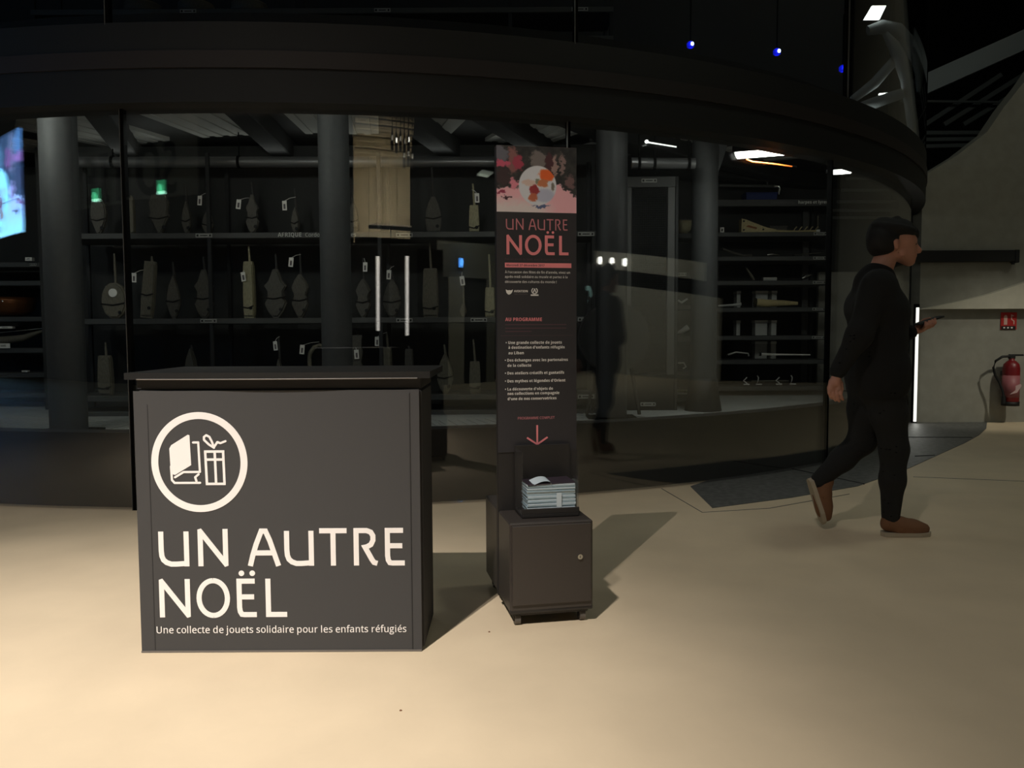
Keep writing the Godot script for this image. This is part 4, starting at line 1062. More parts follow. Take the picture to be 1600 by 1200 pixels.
func lobby_behind() -> void:
	var z := 6.0
	var wb := struct("wall_back", "dark wall of the hall behind the viewer", "wall")
	obj("panel", box(Vector3(46, 9.8, 0.2), 0.0, Vector3(-3, 4.9, z + 0.95)), M.wall_dark, wb)
	# lit cream bay with vertical boards and a slatted soffit
	var bay := thing("panelled_bay", "cream panelled bay with a slatted soffit, mirrored in the tower glass", "wall bay", Vector3(1.05, 3.0, z))
	for k in 4:
		obj("board", box(Vector3(0.56, 2.1, 0.05), 0.008), M.cream, bay, Vector3(-0.87 + 0.575 * k, 1.06, 0.18))
	obj("side_board", box(Vector3(0.05, 2.7, 0.5), 0.006), M.cream, bay, Vector3(-1.2, 1.2, 0.0))
	for k in 8:
		obj("slat", box(Vector3(2.3, 0.075, 0.06), 0.006), M.cream, bay, Vector3(0, 1.66 + 0.095 * k, 0.05 - 0.09 * k))
	var wash := thing("added_bay_lamp", "long added strip lamp brightening the cream panelled bay", "lamp", Vector3(1.05, 3.05, z - 1.5))  # lamp added so the bay shows bright enough in the glass
	obj("housing", box(Vector3(1.6, 0.06, 0.1), 0.01), M.black, wash, Vector3(0, -0.05, -0.03))
	obj("diffuser", box(Vector3(1.55, 0.03, 0.06), 0.006), glow(Color(1, 0.93, 0.8), 0.5), wash, Vector3(0, 0, 0.02))
	obj("pole", tube([Vector3(0, -0.06, -0.03), Vector3(0, -3.05, -0.03)], [0.02], 8), M.black, wash)
	lamp_area(wash, Vector3(1.05, 3.08, z - 1.42), Vector3(1.05, 4.3, z), Vector2(1.55, 0.1), Color(1, 0.965, 0.88), 4.2)
	for k in 8:
		var t := thing("bay_spotlight", "small black spotlight hanging before the cream bay, number %s of its cluster" % ["one", "two", "three", "four", "five", "six", "seven", "eight"][k], "spotlight", Vector3(1.25 + 0.16 * (k % 5) + 0.43 * (k / 5), 4.75 - 0.3 * (k / 5) - 0.04 * (k % 2), z - 0.78 - 0.16 * (k / 5)), 0.0, "spotlights before the cream bay")
		obj("body", lathe([Vector2(0, -0.2), Vector2(0.05, -0.2), Vector2(0.05, 0.02), Vector2(0.02, 0.2), Vector2(0.0, 0.2)], 10), M.black, t)
		obj("lens", lathe([Vector2(0, -0.02), Vector2(0.035, -0.02), Vector2(0.035, 0.06), Vector2(0, 0.06)], 8), glow(Color(1, 1, 0.95), 6.0 if k == 1 or k == 4 else 0.4), t, Vector3(0, 0.0, -0.05))
		obj("rod", tube([Vector3(0, 0.18, 0), Vector3(0, 0.9, 0)], [0.01], 6), M.black, t)
	# two upright light strips and the corridor beside them
	for q: Array in [["tall white light strip left of the corridor mouth, mirrored in the glass", 0.80, 1.15, 2.62, 0.6], ["second tall white light strip, nearer the corridor mouth", 2.01, 1.05, 2.65, 0.7]]:
		var t := thing("light_strip", q[0], "lamp", Vector3(q[1], q[2], z))
		var h: float = q[3] - q[2]
		obj("diffuser", box(Vector3(0.19, h, 0.03), 0.004, Vector3(0, h / 2, 0)), glow(Color(1, 0.98, 0.94), q[4]), t)
		obj("back_channel", box(Vector3(0.24, h + 0.04, 0.04), 0.004, Vector3(0, h / 2, 0.035)), M.black, t)
		lamp_area(t, Vector3(q[1], q[2] + h / 2, z - 0.03), Vector3(q[1], q[2] + h / 2, z - 1.0), Vector2(0.1, h), Color(1, 0.98, 0.94), 0.12)
	var co := thing("corridor_entrance", "pale corridor mouth with dark doors, mirrored in the tower glass", "corridor", Vector3(4.8, 0, z))
	obj("lintel", box(Vector3(2.9, 0.75, 0.1), 0.006, Vector3(0, 2.65, 0.1)), M.wall_grey, co)
	obj("pier", box(Vector3(0.75, 2.3, 0.1), 0.006, Vector3(-0.55, 1.15, 0.1)), M.wall_pale, co)
	obj("pier", box(Vector3(0.45, 2.3, 0.1), 0.006, Vector3(1.2, 1.15, 0.1)), M.wall_grey, co)
	for s: float in [-1.17, 0.4]:
		var d := obj("door", box(Vector3(0.5 if s < 0 else 1.1, 2.2, 0.05), 0.006, Vector3.ZERO), M.rack_dark, co, Vector3(s, 1.1, 0.14))
		obj("handle", tube([Vector3(0.15, -0.1, -0.05), Vector3(0.15, 0.1, -0.05)], [0.012], 6), M.steel, d)
	var cl := thing("added_corridor_lamp", "square added lamp brightening the corridor mouth", "lamp", Vector3(4.8, 4.2, z - 1.6))  # extra lamp, added to lift the corridor's faint reflection
	obj("diffuser", box(Vector3(0.5, 0.03, 0.5), 0.004), glow(Color(0.95, 1, 0.93), 0.5), cl)
	obj("housing", box(Vector3(0.56, 0.06, 0.56), 0.006), M.black, cl, Vector3(0, 0.045, 0))
	obj("rod", tube([Vector3(0, 0.06, 0), Vector3(0, 5.4, 0)], [0.012], 6), M.black, cl)
	lamp_area(cl, Vector3(4.8, 4.17, z - 1.6), Vector3(4.8, 2.0, z + 0.05), Vector2(0.5, 0.5), Color(0.95, 1, 0.93), 4.0)
	var bs := thing("blue_sign", "small glowing blue sign above the corridor", "sign", Vector3(4.42, 2.58, z - 0.02))
	obj("face", box(Vector3(0.22, 0.2, 0.02), 0.004), glow(Color(0.35, 0.65, 1.0), 4.0), bs)
	obj("case", box(Vector3(0.26, 0.24, 0.03), 0.004), M.black, bs, Vector3(0, 0, 0.03))
	lamp_omni(bs, Vector3(0, 0, -0.1), Color(0.35, 0.65, 1.0), 0.03, 0.08)
	# exit lettering and its two green signs
	var so := thing("exit_lettering", "large dark exit lettering on a grey panel, mirrored in the glass at the left", "lettering", Vector3(-9.55, 4.86, z))
	obj("panel", box(Vector3(6.4, 2.0, 0.05), 0.01), M.wall_grey, so, Vector3(0, 0, 0.12))
	text("letters", "SORTIE", 4.7, Vector3.ZERO, M.black, so, true).rotation_degrees = Vector3(0, 180, 0)
	so.get_node("letters").position = Vector3(2.35, -0.45, 0.09)
	var sl := thing("added_lettering_lamp", "added strip lamp brightening the exit lettering panel", "lamp", Vector3(-9.5, 7.6, z - 1.8))  # strip added only to make the lettering panel visible in the glass
	obj("housing", box(Vector3(3.1, 0.06, 0.26), 0.006), M.black, sl, Vector3(0, 0.06, 0))
	obj("diffuser", box(Vector3(3.0, 0.03, 0.2), 0.004), glow(Color(0.9, 0.95, 1.0), 0.5), sl, Vector3(0, 0.02, 0))
	obj("rod", tube([Vector3(0, 0.08, 0), Vector3(0, 2.02, 0)], [0.012], 6), M.black, sl)
	lamp_area(sl, Vector3(-9.5, 7.6, z - 1.8), Vector3(-9.5, 5.0, z), Vector2(3.0, 0.2), Color(0.9, 0.95, 1.0), 3.0)
	for q: Array in [["green exit sign under the dark exit lettering, farther from the counter", -11.28, 4.02], ["green exit sign under the dark exit lettering, nearer the counter", -7.9, 3.98]]:
		var t := thing("exit_sign", q[0], "sign", Vector3(q[1], q[2], z - 0.1))
		obj("face", box(Vector3(0.40, 0.22, 0.02), 0.004), glow(Color(0.25, 0.72, 0.5), 1.6), t, Vector3(0, 0.08, 0))
		obj("lit_edge", box(Vector3(0.40, 0.06, 0.02), 0.004), glow(Color(0.7, 1.0, 0.88), 5.0), t, Vector3(0, -0.06, 0))
		obj("case", box(Vector3(0.46, 0.42, 0.03), 0.004), M.black, t, Vector3(0, 0.02, 0.03))
		lamp_omni(t, Vector3(0, 0, -0.1), Color(0.4, 0.95, 0.7), 0.03, 0.1)
	# video wall of nine screens
	var vw := thing("video_wall", "bright video wall of nine screens showing a globe, mirrored at the far left", "video wall", Vector3(-18.95, 3.62, z))
	var tex := globe_print(192, 160, true)
	var sm := mat(Color(0.02, 0.02, 0.02), 0.3)
	sm.emission_enabled = true
	sm.emission = Color.BLACK
	sm.emission_texture = tex
	sm.emission_energy_multiplier = 11.0
	for i in 3:
		for j in 3:
			var st := newst()
			var x0 := -2.35 + 4.7 * i / 3.0 + 0.01
			var x1 := -2.35 + 4.7 * (i + 1) / 3.0 - 0.01
			var y0 := 2.55 * j / 3.0 + 0.01
			var y1 := 2.55 * (j + 1) / 3.0 - 0.01
			st.set_normal(Vector3(0, 0, -1))
			for e: Array in [[x1, y0], [x1, y1], [x0, y1], [x1, y0], [x0, y1], [x0, y0]]:
				st.set_normal(Vector3(0, 0, -1))
				st.set_uv(Vector2((2.35 - e[0]) / 4.7, 1.0 - e[1] / 2.55))
				st.add_vertex(Vector3(e[0], e[1], 0))
			var sc := obj("screen", st.commit(), sm, vw)
			obj("bezel", box(Vector3(x1 - x0 + 0.018, y1 - y0 + 0.018, 0.06), 0.003), M.black, sc, Vector3((x0 + x1) / 2, (y0 + y1) / 2, 0.035))
	lamp_area(vw, Vector3(-18.95, 4.9, z - 0.05), Vector3(-18.95, 4.9, z - 1.0), Vector2(4.6, 2.5), Color(0.55, 0.75, 1.0), 2.0)
	var bn := thing("letter_screen", "dark display with a large pale letter f, mirrored right of the poster stand", "display", Vector3(12.2, 1.15, z - 0.3))
	obj("panel", box(Vector3(2.3, 1.75, 0.06), 0.01), M.black, bn, Vector3(0, 0.875, 0))
	var ff := text("letter", "f", 0.62, Vector3.ZERO, glow(Color(0.62, 0.80, 0.78), 0.55), bn)
	ff.rotation_degrees = Vector3(0, 180, 0)
	ff.position = Vector3(0.55, 0.45, -0.04)
	for x: float in [-1.0, 1.0]:
		obj("leg", box(Vector3(0.06, 1.2, 0.06), 0.006), M.black, bn, Vector3(x, -0.55, 0.04))
	# white ramp along the side wall
	var rp := thing("ramp_parapet", "long white ramp parapet along the side wall, mirrored in the glass", "ramp", Vector3(13.4, 0, 0))
	obj("upper_band", plate(PackedVector2Array([Vector2(-6.3, 2.88), Vector2(1.6, 2.22), Vector2(1.6, 2.62), Vector2(-6.3, 3.34)]), 0.0, 0.2), M.wall_pale, rp, Vector3.ZERO, Vector3(0, 90, 0))
	obj("lower_wall", plate(PackedVector2Array([Vector2(-5.2, 0.0), Vector2(2.6, 0.0), Vector2(2.6, 1.82), Vector2(-5.2, 2.38)]), 0.0, 0.2), M.wall_pale, rp, Vector3.ZERO, Vector3(0, 90, 0))
	var rw := thing("added_ramp_lamp", "added wall-washing lamp brightening the white ramp", "lamp", Vector3(10.0, 6.0, 1.8))  # wash light added to brighten the mirrored parapet
	obj("diffuser", box(Vector3(0.5, 0.04, 2.0), 0.006), glow(Color(0.97, 1, 0.95), 0.6), rw)
	obj("housing", box(Vector3(0.56, 0.06, 2.06), 0.006), M.black, rw, Vector3(0, 0.05, 0))
	obj("rod", tube([Vector3(0, 0.06, 0), Vector3(0, 3.6, 0)], [0.012], 6), M.black, rw)
	lamp_area(rw, Vector3(10.0, 5.95, 1.8), Vector3(13.4, 1.6, 1.8), Vector2(0.5, 2.0), Color(0.97, 1, 0.95), 13.0)
	for k in 3:
		var t := thing("ramp_spotlight", "round bright spotlight on the ramp's upper band, %s along it" % ["first", "second", "third"][k], "spotlight", Vector3(13.3, [3.02, 2.93, 2.86][k], [5.6, 4.6, 3.6][k]), 0.0, "spotlights on the ramp band")
		obj("lens", lathe([Vector2(0, -0.05), Vector2(0.09, -0.04), Vector2(0.11, 0), Vector2(0.09, 0.04), Vector2(0, 0.05)], 14), glow(Color(1, 1, 0.96), 9.0), t, Vector3(-0.03, 0, 0), Vector3(0, 0, 90))
		obj("ring", lathe([Vector2(0.1, -0.04), Vector2(0.13, -0.04), Vector2(0.13, 0.04), Vector2(0.1, 0.04)], 14), M.steel, t, Vector3(0.02, 0, 0), Vector3(0, 0, 90))
		lamp_omni(t, Vector3(-0.15, 0, 0), Color(1, 1, 0.96), 0.08, 0.1)

# ------------------------------------------------------------------ pop-up counter
func counter() -> void:
	var t := thing("promotion_counter", "charcoal fabric pop-up counter with white title lettering and emblem", "counter", V(-0.806, 0, 3.03))
	# local origin: middle of the base; front face at z = +0.182
	var fz := 0.182
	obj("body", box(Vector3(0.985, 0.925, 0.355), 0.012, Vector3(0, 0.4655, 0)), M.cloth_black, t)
	# front cloth, a little slack: a gently rippled sheet
	var st := newst()
	st.set_smooth_group(1)
	var nx := 40
	var ny := 36
	var grid := []
	for j in ny + 1:
		var row := []
		for i in nx + 1:
			var u := float(i) / nx
			var v := float(j) / ny
			var x := lerpf(-0.5, 0.485, u)
			var y := lerpf(0.003, 0.922, v)
			var sag := 0.0008 * sin(PI * u) * sin(PI * v)
			var crease := 0.0016 * exp(-pow((u - 0.80) / 0.06, 2.0)) * sin((u - 0.8) * 90.0) * exp(-pow((v - 0.62) / 0.16, 2.0))
			crease += 0.002 * exp(-pow((u - 0.06 - (1.0 - v) * 0.25) / 0.02, 2.0)) * exp(-pow((v - 0.95) / 0.06, 2.0))
			row.append(Vector3(x, y, fz - sag + crease))
		grid.append(row)
	for j in ny:
		for i in nx:
			quad(st, grid[j][i], grid[j][i + 1], grid[j + 1][i + 1], grid[j + 1][i], Vector3.BACK)
	st.set_smooth_group(-1)
	for j in ny:
		quad(st, grid[j][0], grid[j + 1][0], grid[j + 1][0] - Vector3(0, 0, 0.02), grid[j][0] - Vector3(0, 0, 0.02), Vector3.LEFT)
		quad(st, grid[j][nx], grid[j + 1][nx], grid[j + 1][nx] - Vector3(0, 0, 0.02), grid[j][nx] - Vector3(0, 0, 0.02), Vector3.RIGHT)
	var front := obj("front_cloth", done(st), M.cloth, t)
	obj("seam", box(Vector3(0.003, 0.90, 0.002), 0.0), M.cloth_black, front, Vector3(0.452, 0.46, fz + 0.001))
	obj("seam", box(Vector3(0.003, 0.90, 0.002), 0.0), M.cloth_black, front, Vector3(-0.452, 0.46, fz - 0.0005))
	obj("hem", box(Vector3(0.985, 0.006, 0.004), 0.0), M.edge_band, front, Vector3(-0.008, 0.004, fz + 0.001))
	# bow-fronted top with its rim
	var bow := PackedVector2Array()
	for i in 25:
		var u := float(i) / 24.0
		bow.append(Vector2(lerpf(-0.525, 0.525, u), -(fz + 0.010) - 0.022 * sin(PI * u)))
	bow.append(Vector2(0.525, 0.33))
	bow.append(Vector2(-0.525, 0.33))
	var flip := PackedVector2Array()
	for p in bow:
		flip.append(Vector2(p.x, p.y))
	obj("top", plate(flip, 0.962, 0.985), M.worktop, t, Vector3.ZERO, Vector3(-90, 0, 0))
	var lip := []
	for i in 23:
		lip.append(Vector3(bow[i + 1].x, 0.9625, -bow[i + 1].y))
	obj("top_edge", tube(lip, [0.0025], 6), M.edge_band, t)
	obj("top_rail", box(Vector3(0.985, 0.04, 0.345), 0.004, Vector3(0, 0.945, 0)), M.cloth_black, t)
	# lettering, in metres on the front
	var z0 := fz - 0.004
	var z1 := fz + 0.0008
	var ox := 0.806
	lettering(t, M.white_print, [["U", -1.235 + ox, -1.129 + ox], ["N", -1.098 + ox, -0.993 + ox], ["A", -0.922 + ox, -0.812 + ox], ["U", -0.797 + ox, -0.694 + ox], ["T", -0.678 + ox, -0.575 + ox], ["R", -0.555 + ox, -0.464 + ox], ["E", -0.446 + ox, -0.372 + ox]], 0.307, 0.440, 0.0178, z0, z1, [], 0.0)
	lettering(t, M.white_print, [["N", -1.238 + ox, -1.130 + ox], ["O", -1.108 + ox, -0.991 + ox], ["E", -0.967 + ox, -0.893 + ox], ["L", -0.866 + ox, -0.787 + ox]], 0.126, 0.263, 0.0178, z0, z1, [Vector2(-0.949 + ox, 0.282), Vector2(-0.911 + ox, 0.282)], 0.0098)
	text("subtitle", "Une collecte de jouets solidaire pour les enfants réfugiés", 0.876, Vector3(-1.251 + ox, 0.079, fz + 0.0015), M.white_print, t)
	# emblem: ring, book and gift
	var em := newst()
	var ec := Vector2(-1.084 + ox, 0.674)
	add_strokes(em, [arc2(ec, 0.1545, 0.1625, -0.5, 180.5, 40), arc2(ec, 0.1545, 0.1625, 180.0, 360.0, 40)], 0.024, z0, z1)
	var emb := obj("emblem_ring", done(em), M.white_print, t)
	var bk := newst()
	add_plate(bk, PackedVector2Array([Vector2(-1.187 + ox, 0.722), Vector2(-1.180 + ox, 0.734), Vector2(-1.122 + ox, 0.770), Vector2(-1.116 + ox, 0.768), Vector2(-1.113 + ox, 0.664), Vector2(-1.170 + ox, 0.630), Vector2(-1.184 + ox, 0.634)]), z0, z1)
	add_strokes(bk, [PackedVector2Array([Vector2(-1.183 + ox, 0.66), Vector2(-1.181 + ox, 0.612), Vector2(-1.172 + ox, 0.602), Vector2(-1.084 + ox, 0.602)]), PackedVector2Array([Vector2(-1.170 + ox, 0.622), Vector2(-1.140 + ox, 0.640), Vector2(-1.084 + ox, 0.640)]), PackedVector2Array([Vector2(-1.104 + ox, 0.743), Vector2(-1.086 + ox, 0.743), Vector2(-1.083 + ox, 0.640)]), PackedVector2Array([Vector2(-1.088 + ox, 0.632), Vector2(-1.100 + ox, 0.622), Vector2(-1.096 + ox, 0.608)])], 0.0075, z0, z1, true)
	obj("book_emblem", done(bk), M.white_print, emb)
	var gf := newst()
	add_strokes(gf, [PackedVector2Array([Vector2(-1.063 + ox, 0.711), Vector2(-1.060 + ox, 0.598), Vector2(-0.995 + ox, 0.598)]), PackedVector2Array([Vector2(-0.999 + ox, 0.602), Vector2(-1.001 + ox, 0.711), Vector2(-1.067 + ox, 0.711)]), PackedVector2Array([Vector2(-1.030 + ox, 0.711), Vector2(-1.028 + ox, 0.6)]), PackedVector2Array([Vector2(-1.063 + ox, 0.683), Vector2(-1.0 + ox, 0.683)])], 0.0085, z0, z1)
	add_strokes(gf, [PackedVector2Array([Vector2(-1.032 + ox, 0.724), Vector2(-1.050 + ox, 0.736), Vector2(-1.066 + ox, 0.752), Vector2(-1.066 + ox, 0.762)]), PackedVector2Array([Vector2(-1.066 + ox, 0.762), Vector2(-1.058 + ox, 0.768), Vector2(-1.047 + ox, 0.762), Vector2(-1.040 + ox, 0.748), Vector2(-1.032 + ox, 0.726), Vector2(-1.02 + ox, 0.744), Vector2(-1.010 + ox, 0.740), Vector2(-0.992 + ox, 0.747)])], 0.0075, z0, z1, true)
	obj("gift_emblem", done(gf), M.white_print, emb)

# ------------------------------------------------------------------ information stand
func stand() -> void:
	var t := thing("information_stand", "dark brown rolling cabinet with a tall poster board, title in pink", "poster stand", V(0.094, 0, 3.376), 11.0)
	# local: width 0.325 along x, depth 0.56 along z (front at +0.28)
	var hw := 0.1625
	obj("cabinet_front", box(Vector3(0.325, 0.345, 0.238), 0.006, Vector3(0, 0.2275, 0.161)), M.cabinet, t)
	obj("cabinet_rear", box(Vector3(0.325, 0.345, 0.28), 0.006, Vector3(0, 0.2275, -0.14)), M.cabinet, t)
	var door := obj("door", box(Vector3(0.309, 0.305, 0.012), 0.003), M.cabinet, t, Vector3(0, 0.238, 0.283))
	var lk := obj("lock", tube([Vector3(0.108, 0.025, 0.004), Vector3(0.108, 0.025, 0.014)], [0.010], 16), M.steel, door)
	obj("key_slot", box(Vector3(0.002, 0.008, 0.002), 0.0), M.ink, lk, Vector3(0.108, 0.025, 0.0145))
	obj("chassis", box(Vector3(0.30, 0.018, 0.52), 0.004, Vector3(0, 0.046, 0)), M.cabinet_dark, t)
	obj("kick_rail", box(Vector3(0.325, 0.016, 0.02), 0.003, Vector3(0, 0.060, 0.27)), M.cabinet_dark, t)
	for sx: float in [-1.0, 1.0]:
		for sz: float in [-1.0, 1.0]:
			var cs := obj("caster", tube([Vector3(sx * 0.128 - 0.011, 0.024, sz * 0.24), Vector3(sx * 0.128 + 0.011, 0.024, sz * 0.24)], [0.024], 20), M.caster, t)
			obj("hub", tube([Vector3(sx * 0.128 - 0.0135, 0.024, sz * 0.24), Vector3(sx * 0.128 + 0.0135, 0.024, sz * 0.24)], [0.012], 16), M.rubber, cs)
			obj("fork", box(Vector3(0.034, 0.022, 0.03), 0.004, Vector3(sx * 0.128, 0.046, sz * 0.24)), M.caster, cs)
	# tall board between the two cabinet halves, tilted back slightly
	var board := obj("poster_board", box(Vector3(0.329, 1.80, 0.03), 0.003, Vector3(0, 0.95, 0)), M.cabinet_dark, t, Vector3(0, 0, 0.026))
	obj("poster_sheet", box(Vector3(0.325, 1.215, 0.004), 0.0, Vector3(0, 1.2425, 0.017)), M.board, board)
	var zz := 0.0192
	var pm := mat(Color(1, 1, 1), 0.6)
	pm.albedo_texture = globe_print(192, 160, false)
	var pq := QuadMesh.new()
	pq.size = Vector2(0.325, 0.258)
	obj("photo_print", pq, pm, board, Vector3(0, 1.721, zz + 0.0004))
	var X := func(col: float) -> float: return col / 122.0 * 0.325 - 0.1625   # the sheet is laid out on a grid of 122 columns
	var Y := func(row: float) -> float: return 1.85 - row * 0.002564          # and 472 rows
	var u1 := []
	for e: Array in [["U", 13.8, 25.2], ["N", 29.0, 40.4], ["A", 48.5, 60.0], ["U", 62.0, 73.2], ["T", 75.5, 86.5], ["R", 89.0, 98.5], ["E", 101.0, 108.5]]:
		u1.append([e[0], X.call(e[1]), X.call(e[2])])
	lettering(board, M.pink_soft, u1, Y.call(127.5), Y.call(110.5), 0.0044, zz, zz + 0.001, [], 0.0)
	var u2 := []
	for e: Array in [["N", 14.5, 38.0], ["O", 42.5, 68.0], ["E", 73.0, 89.5], ["L", 95.0, 111.0]]:
		u2.append([e[0], X.call(e[1]), X.call(e[2])])
	lettering(board, M.pink, u2, Y.call(166.0), Y.call(135.5), 0.0115, zz, zz + 0.001, [Vector2(X.call(77.5), Y.call(131.0)), Vector2(X.call(85.5), Y.call(131.0))], 0.0052)
	text("print_line", "Des vacances de Noël, sous le signe de la solidarité", 0.264, Vector3(X.call(12.0), Y.call(173.0), zz), M.pink_dim, board)
	var bar := obj("date_bar", box(Vector3(0.272, 0.0185, 0.001), 0.0), M.pink, board, Vector3(X.call(63.0), Y.call(182.0), zz))
	text("date_print", "Mercredi 27 décembre 2017", 0.155, Vector3(-0.13, 0.0, 0.0004), M.pink_dim, bar, true)
	var lines := [["À l'occasion des fêtes de fin d'année, vivez un", 12.0, 192.5, 100.0], ["après-midi solidaire au musée et partez à la", 12.0, 200.3, 96.0], ["découverte des cultures du monde !", 12.0, 207.5, 79.0]]
	for l: Array in lines:
		text("print_line", l[0], l[3] / 122.0 * 0.325, Vector3(X.call(l[1]), Y.call(l[2]), zz), M.poster_white, board)
	var lg := newst()
	add_plate(lg, PackedVector2Array([Vector2(X.call(13.0), Y.call(219.5)), Vector2(X.call(14.0), Y.call(224.5)), Vector2(X.call(16.5), Y.call(227.3)), Vector2(X.call(18.5), Y.call(227.5)), Vector2(X.call(21.0), Y.call(226.0)), Vector2(X.call(23.0), Y.call(223.0)), Vector2(X.call(23.8), Y.call(219.5)), Vector2(X.call(21.0), Y.call(221.0)), Vector2(X.call(18.5), Y.call(220.5)), Vector2(X.call(16.0), Y.call(221.0))]), zz, zz + 0.001)
	obj("partner_logo", done(lg), M.poster_white, board)
	text("partner_name", "AVIATION", 0.056, Vector3(X.call(25.5), Y.call(222.0), zz), M.poster_white, board, true)
	text("partner_name", "SANS FRONTIERES", 0.054, Vector3(X.call(26.0), Y.call(226.6), zz), M.poster_grey, board)
	var un := newst()
	add_strokes(un, [arc2(Vector2(X.call(57.0), Y.call(221.5)), 0.0115, 0.0115, 120, 420, 20), PackedVector2Array([Vector2(X.call(55.0), Y.call(224.0)), Vector2(X.call(57.0), Y.call(218.5)), Vector2(X.call(59.0), Y.call(224.0))])], 0.0035, zz, zz + 0.001)
	add_plate(un, PackedVector2Array([Vector2(X.call(51.0), Y.call(227.0)), Vector2(X.call(63.0), Y.call(227.0)), Vector2(X.call(63.0), Y.call(229.3)), Vector2(X.call(51.0), Y.call(229.3))]), zz, zz + 0.001)
	obj("partner_logo", done(un), M.poster_white, board)
	text("print_line", "AU PROGRAMME", 0.150, Vector3(X.call(12.0), Y.call(265.8), zz), M.pink, board, true)
	for l: Array in [[12.0, 274.0, 94.0], [12.0, 279.5, 94.0], [12.0, 284.5, 40.0]]:
		obj("fine_print", box(Vector3(l[2] / 122.0 * 0.325, 0.004, 0.0006), 0.0), M.pink_dim, board, Vector3(X.call(l[0] + l[2] / 2.0), Y.call(l[1]), zz))
	obj("rule_line", box(Vector3(0.30, 0.0015, 0.0006), 0.0), M.pink_dim, board, Vector3(0, Y.call(291.0), zz))
	for l: Array in [["• Une grande collecte de jouets", 12.5, 302.5, 86.5], ["à destination d'enfants réfugiés", 16.5, 310.0, 87.0], ["au Liban", 16.5, 317.8, 23.5], ["• Des échanges avec les partenaires", 11.0, 329.8, 97.5], ["de la collecte", 15.0, 337.3, 36.5], ["• Des ateliers créatifs et gustatifs", 11.0, 350.0, 91.5], ["• Des mythes et légendes d'Orient", 11.0, 362.4, 93.5], ["• La découverte d'objets de", 11.0, 375.0, 74.0], ["nos collections en compagnie", 15.0, 382.0, 80.0], ["d'une de nos conservatrices", 15.0, 389.5, 75.5]]:
		text("print_line", l[0], l[3] / 122.0 * 0.325, Vector3(X.call(l[1]), Y.call(l[2]), zz), M.poster_white, board, true)
	text("print_line", "PROGRAMME COMPLET", 0.152, Vector3(X.call(30.5), Y.call(420.5), zz), M.pink_soft, board)
	var ar := newst()
	add_strokes(ar, [PackedVector2Array([Vector2(X.call(60.3), Y.call(432.0)), Vector2(X.call(60.3), Y.call(463.0))]), PackedVector2Array([Vector2(X.call(44.5), Y.call(451.5)), Vector2(X.call(60.3), Y.call(462.5)), Vector2(X.call(76.5), Y.call(451.5))])], 0.0072, zz, zz + 0.001)
	obj("arrow", done(ar), M.pink, board)
	# leaflet holder on the front cabinet
	var h := thing("leaflet_holder", "dark leaflet tray with clear sides on the poster stand's cabinet", "holder", V(0.134, 0.4005, 3.246), 11.0)
	obj("base", box(Vector3(0.228, 0.016, 0.15), 0.003, Vector3(0, 0.008, 0)), M.cabinet_dark, h)
	obj("back_plate", box(Vector3(0.228, 0.25, 0.006), 0.002, Vector3(0, 0.14, -0.07)), M.cabinet_dark, h)
	obj("front_lip", box(Vector3(0.228, 0.022, 0.006), 0.002, Vector3(0, 0.025, 0.072)), M.cabinet_dark, h)
	for s: float in [-1.0, 1.0]:
		obj("side_pane", box(Vector3(0.004, 0.24, 0.14), 0.001, Vector3(s * 0.111, 0.136, 0.0)), M.acrylic, h)
	var lf := thing("leaflet_stack", "banded stack of pale blue leaflets in the tray of the poster stand", "leaflets", V(0.134, 0.417, 3.246), 11.0)
	var sheet := box(Vector3(0.192, 0.0046, 0.105), 0.0008)
	for k in 22:
		obj("leaflet", sheet, M.leaflet if k % 3 else M.leaflet_pale, lf, Vector3(0.006 + rng.randf_range(-0.003, 0.003), 0.0026 + 0.005 * k, 0.007 + rng.randf_range(-0.003, 0.003)), Vector3(0, rng.randf_range(-1.2, 1.2), 0))
	obj("paper_band", box(Vector3(0.02, 0.075, 0.002), 0.0), M.leaflet_pale, lf, Vector3(0.035, 0.04, 0.0655))
	obj("top_leaflet", box(Vector3(0.190, 0.004, 0.105), 0.0008), M.leaflet_dark, lf, Vector3(0.004, 0.1145, 0.008), Vector3(2.5, 3, 1.2))
	var cur := newst()
	cur.set_smooth_group(1)
	for k in 8:
		var a0 := k / 8.0
		var a1 := (k + 1) / 8.0
		var y0 := 0.122 + 0.014 * sin(a0 * 2.6)
		var y1 := 0.122 + 0.014 * sin(a1 * 2.6) - (0.02 if k == 7 else 0.0)
		quad(cur, Vector3(-0.075 + 0.075 * a0, y0, 0.02), Vector3(-0.075 + 0.075 * a1, y1, 0.02), Vector3(-0.065 + 0.075 * a1, y1 - 0.012, 0.066), Vector3(-0.065 + 0.075 * a0, y0 - 0.012, 0.066), Vector3.UP)
	obj("curled_leaflet", done(cur), M.leaflet_pale, lf)

# ------------------------------------------------------------------ walking person
func chain(pts: Array, radii: Array) -> Array:
	var b := []
	for i in pts.size() - 1:
		b.append([pts[i], pts[i + 1], radii[i], radii[i + 1]])
	return b

